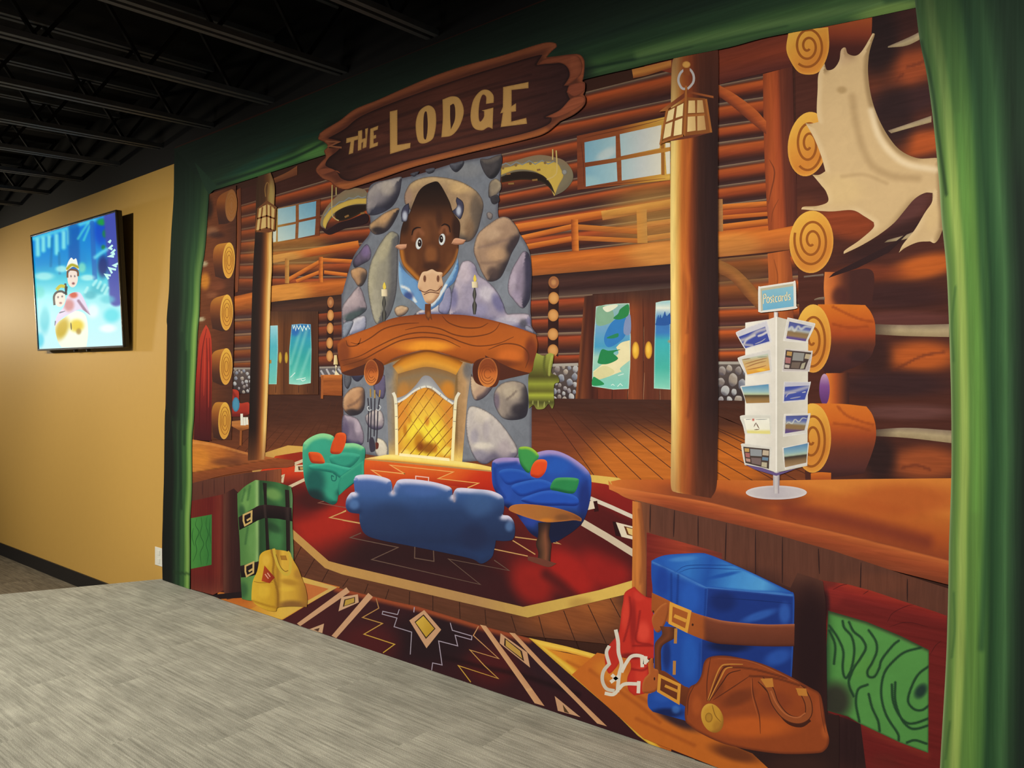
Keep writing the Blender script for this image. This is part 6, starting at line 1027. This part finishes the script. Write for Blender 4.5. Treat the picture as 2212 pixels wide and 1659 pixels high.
bl_ = blob('blue_suitcase', '628,165* 700,130 800,110 1040,98 1120,110 1250,160 1500,270 1830,430* 1862,470 1860,720 1850,1000 1835,1250* 1500,1400 1000,1560 900,1540 640,1470* 600,1420 600,1320 640,1270 650,900 640,450 628,300', (34, 84, 186), [
    spot(1100, 300, 420, 120, (64, 140, 222), .95, 14), spot(1550, 380, 300, 60, (70, 150, 230), .9, 22), spot(800, 170, 170, 60, (46, 112, 206), .9), lines('640,175 840,260 1100,390 1500,430 1840,465', 18, (70, 130, 214), .9, curve=True), lines('840,250 960,210 1300,200 1400,230', 26, (26, 78, 176), .7), lines('860,270 1000,240 1350,240', 8, (80, 150, 226), .6), spot(720, 350, 80, 180, (30, 70, 170), .8), spot(960, 480, 120, 200, (42, 104, 212), .7), lines('800,280 800,520|860,290 850,560|1100,410 1090,650', 14, (24, 62, 150), .7), spot(1300, 560, 200, 160, (30, 62, 150), .85), spot(1500, 600, 200, 100, (40, 92, 196), .8, -20), spot(1750, 620, 80, 120, (52, 104, 206), .6), spot(1250, 960, 220, 90, (26, 46, 104), .95), spot(1700, 1000, 150, 90, (40, 88, 190), .8), spot(760, 980, 50, 200, (30, 50, 120), .8), spot(960, 1000, 100, 300, (40, 104, 210), .7), spot(720, 1340, 110, 70, (44, 96, 200), .8), spot(760, 1480, 200, 60, (26, 40, 96), .9), spot(840, 1450, 50, 50, (70, 130, 220), .7), lines('1050,880 1040,1200', 14, (28, 74, 170), .6), lines('1840,480 1840,1100', 10, (60, 110, 206), .6), lines('1140,470 1500,500 1840,530', 10, (24, 60, 140), .6)], res=3.5, label='bright blue suitcase with brown leather straps in front of the counter')
poly('top_face', '636,168 700,132 800,112 1040,100 1120,112 1250,162 1500,272 1836,440 1500,430 1100,392 840,262', (44, 110, 206), [lin((700, 150), (1750, 420), [(0, (36, 96, 198)), (.25, (50, 124, 216)), (.4, (34, 92, 190)), (.6, (64, 146, 228)), (.85, (84, 168, 238)), (1, (48, 112, 200))]), spot(900, 150, 160, 30, (76, 146, 226), .7, -5), spot(1250, 290, 200, 24, (26, 84, 186), .8, -12), rim(20, (40, 98, 196), .8), lines('845,255 960,205 1350,205|870,265 1000,230 1400,240', 7, (20, 64, 150), .8)], parent=bl_, res=3)
poly('side_face', '1112,400 1500,436 1858,472 1856,720 1845,1000 1835,1250 1050,1250 1060,860 1095,650', (30, 62, 150), [spot(1250, 520, 160, 120, (26, 46, 116), .8), spot(1560, 640, 220, 50, (52, 108, 206), .8, -18), spot(1780, 620, 70, 130, (56, 112, 212), .7), spot(1300, 900, 260, 80, (22, 34, 80), .9), spot(1250, 1050, 180, 100, (22, 32, 74), .9), spot(1720, 1000, 170, 90, (46, 98, 200), .8, -20), rim(12, (54, 104, 200), .7), lines('1140,480 1500,505 1840,535', 7, (20, 46, 116), .8), lines('1110,410 1100,560 1085,660', 12, (72, 132, 220), .8)], parent=bl_, res=3)
LEA = [(0, (170, 92, 52)), (.15, (176, 92, 44)), (.85, (160, 80, 38)), (1, (110, 54, 34))]
strip('strap', '632,440 760,500 960,600 1150,660 1300,690 1600,715 1866,712', '628,600 760,690 940,790 1150,870 1300,890 1600,905 1862,905', [(0, (186, 110, 74)), (.12, (134, 70, 48)), (.9, (112, 58, 42)), (1, (80, 40, 36))], [lin((628, 0), (1120, 0), [(0, (176, 92, 38), .9), (.6, (184, 100, 40), .9), (.9, (184, 96, 40), .8), (1, (120, 62, 44), 0)])], 'plain', bl_)
blob('strap_tongue', '635,700 640,640 700,560 760,530 775,600 750,700 700,780 660,770', (176, 94, 44), [bev(20, 120, (204, 124, 60), .6, (120, 60, 30), .7)], parent=bl_, res=3); ell('strap_hole', 985, 718, 9, 11, (76, 40, 30), (), parent=bl_, res=2); ell('strap_hole', 645, 605, 7, 11, (76, 40, 30), (), parent=bl_, res=2)
strokes('buckle', '800,540 960,605 930,770 790,700', 28, (226, 164, 60), parent=bl_, closed=True); strokes('buckle', '825,640 930,685', 30, (222, 160, 60), parent=bl_)
strip('handle', '700,730 720,800 660,880 655,1000 660,1180', '840,740 830,830 725,900 712,1010 720,1180', [(0, (104, 58, 38)), (.5, (130, 70, 40)), (1, (84, 46, 34))], (), 'plain', bl_); strokes('handle_plate', '840,750 835,880|828,1030 825,1150', 26, (190, 134, 66), parent=bl_)
blob('strap_tongue', '610,1030 640,1010 650,1090 690,1120 690,1250 650,1300 560,1305 550,1240 570,1180 610,1130', (184, 98, 44), [bev(22, 120, (206, 124, 60), .6, (130, 66, 34), .7)], parent=bl_, res=3); ell('strap_hole', 655, 1185, 7, 14, (76, 40, 30), (), parent=bl_, res=2)
strip('strap', '700,1110 760,1130 900,1240 950,1260', '700,1280 760,1340 880,1400 940,1440', [(0, (130, 66, 36)), (1, (112, 56, 34))], (), 'plain', bl_); strokes('buckle', '700,1160 870,1240 860,1390 690,1290', 26, (222, 156, 56), parent=bl_, closed=True); strokes('buckle', '745,1245 860,1295', 24, (214, 150, 56), parent=bl_)
lb = blob('brown_leather_bag', '950,1270 1020,1220 1060,1150 1085,1040 1140,995 1260,985 1420,1010 1600,1060 1800,1150 2000,1260 2080,1310 2110,1400 2140,1600 2165,1720 2130,1800 2040,1830 1700,1830 1300,1760 1060,1660 960,1590 920,1540 920,1420', (164, 78, 36), [
    spot(1400, 1040, 300, 60, (150, 72, 38), .6), spot(1500, 1600, 500, 130, (206, 100, 34), .9), spot(1380, 1350, 220, 90, (104, 50, 34), .5, -20), spot(1200, 1250, 80, 160, (120, 58, 34), .5), spot(1700, 1380, 200, 120, (136, 62, 38), .5), spot(2080, 1450, 60, 160, (176, 84, 42), .7), spot(1020, 1420, 60, 120, (190, 94, 40), .7), lines('1140,1000 1110,1200 1110,1380|1160,1370 1300,1280 1480,1160|1500,1180 1510,1320 1560,1500 1570,1660|1000,1240 950,1350 940,1500', 10, (92, 44, 30), .7), lines('1490,1180 1500,1330 1550,1520', 6, (196, 110, 60), .7), lines('1480,1160 1700,1180 1960,1260|1250,1080 1500,1100 1800,1180', 14, (104, 50, 32), .7), spot(1130, 1800, 300, 60, (90, 46, 36), .8), lines('1200,1010 1500,1040 1900,1220', 10, (190, 104, 56), .6), rim(26, (104, 50, 34), .75), lines('2080,1330 2100,1500 2130,1650', 8, (110, 54, 34), .7), spot(2140, 1640, 60, 90, (206, 104, 44), .6)], res=3.5, label='brown leather travel bag with a brass clasp in front of the blue suitcase')
strokes('fold', '1115,1370 1180,1180 1230,1080 1290,1060 1420,1060|1125,1375 1220,1190 1270,1100 1330,1085', 12, (206, 140, 60), parent=lb, curve=True, taper=.5); strokes('fold', '1120,1375 1200,1190 1250,1095 1310,1072|1130,1378 1240,1220 1300,1140 1400,1110', 9, (84, 42, 30), parent=lb, curve=True, taper=.4)
strokes('handle_shadow', '1560,1200 1660,1320 1720,1450 1810,1560 1920,1590 2000,1540', 30, (80, 40, 30), parent=lb, curve=True); strokes('handle', '1570,1190 1650,1270 1700,1400 1790,1510 1900,1545 1980,1500 1985,1400 1940,1300 1900,1260', 66, (92, 46, 30), parent=lb, curve=True); strokes('handle', '1570,1190 1650,1270 1700,1400 1790,1510 1900,1545 1980,1500 1985,1400 1940,1300 1900,1260', 50, (164, 86, 44), parent=lb, curve=True); strokes('handle', '1660,1290 1710,1400 1790,1490 1890,1520 1960,1480', 12, (190, 108, 62), parent=lb, curve=True)
poly('handle_tab', '1570,1185 1675,1180 1685,1255 1620,1260', (204, 134, 54), (), parent=lb, res=3); poly('handle_tab', '1875,1265 1965,1270 1980,1335 1900,1330', (204, 134, 54), (), parent=lb, res=3)
ell('clasp', 1155, 1525, 92, 130, (206, 154, 50), [bev(40, 130, (226, 180, 76), .5, (140, 92, 34), .7), lines('1150,1400 1180,1500 1230,1560', 8, (130, 84, 30), .7), spot(1200, 1600, 60, 80, (176, 120, 40), .6)], parent=lb, res=3, ang=-20); ell('clasp_button', 1125, 1520, 32, 42, (190, 140, 46), [rim(12, (140, 96, 36), .8)], parent=lb, res=3)

# ---------------------------------------------------------------- green curtains printed around the scene
use('px')
DG = (24, 36, 32)
va = strip('curtain_valance', '374,322 520,265 640,216 800,150 988,76 1340,-64 1700,-210 2000,-330', '452,414 510,396 570,377 632,357 700,335 850,290 1050,230 1260,172 1367,147 1450,127 1575,102 1659,80 1809,52 2000,12', [(0, (24, 34, 30)), (.3, (28, 44, 36)), (.5, (38, 60, 46)), (.58, (34, 58, 46)), (.68, (52, 88, 58)), (.76, (48, 84, 54)), (.84, (84, 130, 70)), (.9, (68, 108, 62)), (.95, (92, 136, 78)), (1, (62, 98, 56))], [
    lin((380, 0), (900, 0), [(0, (28, 48, 40), .85), (.5, (30, 52, 42), .6), (1, (30, 46, 40), .35)]), spot(600, 356, 160, 16, (70, 128, 66), .8, -20), spot(690, 322, 70, 24, (92, 146, 74), .8, -18), spot(560, 350, 120, 12, (34, 82, 70), .6, -24), lines('470,398 560,368 640,338 700,308', 6, (24, 46, 40), .8), lines('560,330 640,302 720,280', 8, (28, 62, 52), .7),
    lines('1260,150 1400,122 1560,86 1700,56', 5, (28, 54, 40), .85), lines('1380,118 1600,66 1900,6', 18, (112, 148, 86), .6), lines('1500,100 1750,50 1960,14', 8, (72, 112, 62), .5), spot(1920, 22, 110, 20, (132, 164, 84), .7, -12), spot(1230, 160, 70, 60, (26, 38, 34), .9), spot(740, 290, 60, 60, (26, 38, 32), .9)], 'clothh', res=6, label='green valance of the curtain printed along the top')
cl = strip('curtain_panel', '377,322 376,352 375,425 370,500 367,562 365,625 360,690 362,715 361,800 359,870 356,900 354,1030 352,1095 351,1175 351,1255', '452,412 450,440 446,500 442,545 434,600 431,675 427,720 425,767 421,850 419,905 415,955 415,1055 411,1125 411,1200 410,1290', [(0, (20, 26, 24)), (.3, (22, 30, 26)), (.4, (30, 48, 36)), (.5, (46, 76, 50)), (.58, (34, 64, 42)), (.68, (58, 100, 56)), (.76, (54, 96, 54)), (.84, (108, 156, 74)), (.92, (138, 180, 90)), (.965, (96, 136, 68)), (1, (44, 72, 42))], [lin((0, 330), (0, 700), [(0, (24, 44, 36), .95), (.4, (34, 62, 46), .7), (1, (50, 90, 56), 0)]), lines('372,900 380,1000 376,1120|392,720 388,900 392,1100|402,760 398,960', 4, (26, 54, 36), .6), lines('375,1236 411,1240', 4, (34, 62, 38), .6)], 'cloth', res=5, label='left green curtain printed beside the yellow wall')
blob('curtain_fold', '420,350* 460,392 466,404 452,420* 440,400', (38, 66, 50), (), parent=cl)
RIN = '1975,-10 1986,82 2001,155 2012,230 2020,300 2029,400 2034,475 2044,575 2049,675 2053,800 2055,900 2055,1025 2050,1175 2049,1244 2044,1419 2031,1649 2020,1860'
ROUT = '2250,-430 2300,-200 2330,0 2340,300 2350,475 2350,575 2350,675 2350,800 2355,900 2355,1025 2355,1175 2355,1244 2358,1419 2360,1649 2365,1950'
cr = strip('curtain_panel', RIN, ROUT, [(0, (150, 170, 120)), (.018, (96, 132, 72)), (.05, (112, 152, 74)), (.08, (160, 188, 98)), (.115, (150, 180, 90)), (.14, (100, 144, 70)), (.2, (106, 152, 72)), (.26, (86, 134, 68)), (.3, (44, 82, 52)), (.34, (52, 94, 58)), (.4, (76, 122, 76)), (.455, (50, 80, 56)), (.52, (36, 52, 44)), (.6, (40, 58, 48)), (.75, (32, 44, 40)), (1, (26, 34, 32))], [lines('1990,90 2012,180 2028,300 2044,420', 7, (36, 60, 40), .7), lines('2064,620 2056,700 2060,780|2060,1280 2062,1360 2056,1420|2052,1560 2042,1640', 5, (70, 110, 60), .6), lines('2090,40 2110,300 2124,600 2140,900 2130,1200 2120,1400', 14, (44, 84, 56), .6), lines('2070,250 2090,500 2110,800 2108,1100', 16, (110, 166, 76), .5), lin((0, -60), (0, 420), [(0, (34, 58, 44), .75), (.5, (44, 76, 52), .45), (1, (60, 100, 60), 0)])], 'cloth', res=6, label='right green curtain printed beside the antler')

# ---------------------------------------------------------------- the wooden sign across the valance
use('S')
sgn = blob('wooden_sign', '160,720* 200,690 300,630 400,555 560,490 740,410 920,335 1140,260 1400,190 1640,115 1720,98 1770,105 1780,130* 1740,165 1710,200* 1760,195 1900,178 1945,190 1968,230 1965,310 1955,365* 1972,380 1970,430 1960,455* 1975,480 1965,530 1900,590 1800,640* 1700,720 1560,765 1200,850 900,925 760,965 560,1035 420,1080 340,1105 270,1085 230,1050 180,1030 140,990 135,960 170,915 200,880 190,840 215,810 190,780 150,760', (104, 56, 42), [
    rim(46, (148, 82, 52), .95), lines('180,730 300,650 420,560 740,430 1140,285 1640,140 1760,120', 40, (160, 90, 58), .8), lines('300,1080 420,1060 760,950 1200,835 1560,750 1700,705', 44, (176, 102, 54), .9), lines('150,950 200,900 230,860', 30, (150, 84, 56), .8), lines('1950,200 1960,300 1940,340|1950,400 1950,440|1960,500 1880,560', 40, (160, 84, 54), .8), rim(7, (72, 38, 30), .8)], mat='woodh', res=3, label='carved wooden sign with tan lettering across the green valance')
blob('sign_board', '215,755* 330,690 450,600 740,480 1140,340 1500,230 1640,190 1680,185* 1640,250* 1740,245 1820,240 1860,280 1865,330 1830,395* 1870,400 1850,440 1870,490* 1800,560 1700,610* 1740,610 1720,660 1560,720 1200,805 900,880 740,920 500,1000 380,1045 310,1030 280,990* 260,970 200,940 220,890 270,850 300,820* 220,820 260,800 300,775', (78, 44, 40), [lin((200, 0), (1870, 0), [(0, (56, 34, 32)), (.15, (80, 44, 38)), (.5, (96, 52, 42)), (.8, (80, 44, 40)), (1, (62, 36, 38))]), lines('300,900 700,780 1200,690 1800,540|350,950 800,830 1500,660|500,680 900,540 1400,400 1800,330|350,740 700,600 1200,430 1600,320|600,720 1000,640 1700,450', 14, (56, 32, 32), .5), rim(22, (44, 26, 28), .8), spot(500, 780, 200, 60, (112, 62, 48), .5, -20)], mat='woodh', parent=sgn, res=3, label='dark recessed board of the sign')
strokes('split', '200,775 290,780 225,808 310,818', 13, (150, 92, 62), parent=sgn); blob('split_end', '280,985* 300,995 270,975 180,1000 160,970 230,960', (140, 76, 52), (), parent=sgn, res=3); blob('split_end', '1640,255* 1690,215 1760,200 1900,185 1950,240 1940,320 1870,380 1825,398* 1865,330 1850,270 1800,240 1720,245', (142, 76, 52), [rim(10, (96, 50, 38), .7), spot(1900, 250, 50, 80, (164, 90, 62), .6)], parent=sgn, res=3, mat='woodh'); blob('split_end', '1845,440* 1870,390 1960,375 1965,430 1900,470', (146, 76, 54), [rim(8, (96, 50, 38), .7)], parent=sgn, res=3, mat='woodh'); blob('split_end', '1700,610* 1800,560 1880,480 1960,470 1960,520 1880,570 1780,610', (160, 86, 58), [rim(8, (104, 56, 40), .7)], parent=sgn, res=3, mat='woodh')
TAN = (196, 152, 88)
for ch, pts in (('T', '342,755 425,735 425,762 396,770 388,855 358,865 370,780 340,788'), ('H', '422,705 450,698 450,760 472,752 470,690 490,684 478,815 452,825 456,780 446,786 444,832 420,840'), ('E', '505,690 560,668 556,695 528,705 530,735 545,730 545,752 528,760 528,790 558,780 556,805 500,825'),
                ('L', '638,572 690,560 690,800 780,785 778,820 640,862'), ('E', '1412,405 1585,370 1585,412 1470,425 1470,535 1500,515 1500,570 1468,575 1468,640 1570,615 1575,655 1395,678 1410,580 1392,585 1410,540')):
    poly('letter_' + ch.lower(), pts, TAN, [rim(6, (150, 110, 62), .5)], parent=sgn, res=4)
blob('letter_o', '815,660 840,570 900,530 945,560 955,640 945,720 925,765 870,790 830,770', TAN, [rim(6, (150, 110, 62), .5)], parent=sgn, res=3); blob('letter_hole', '868,720 868,630 875,580 890,575 897,640 895,710 885,760 872,755', (70, 40, 36), (), parent=sgn, res=3)
blob('letter_d', '998,490* 1060,468 1110,480 1140,540 1140,600 1110,680 1060,735 990,748* 1000,620', TAN, [rim(6, (150, 110, 62), .5)], parent=sgn, res=3); blob('letter_hole', '1050,530* 1075,520 1085,560 1082,630 1055,695* 1050,610', (70, 40, 36), (), parent=sgn, res=3)
blob('letter_g', '1190,580 1210,490 1260,430 1310,425 1345,460 1348,512* 1295,520* 1295,470 1270,460 1250,520 1245,600 1255,640 1280,610 1282,570* 1265,565* 1345,545* 1340,690* 1310,680 1270,700 1220,690 1195,650', TAN, [rim(6, (150, 110, 62), .5)], parent=sgn, res=3)
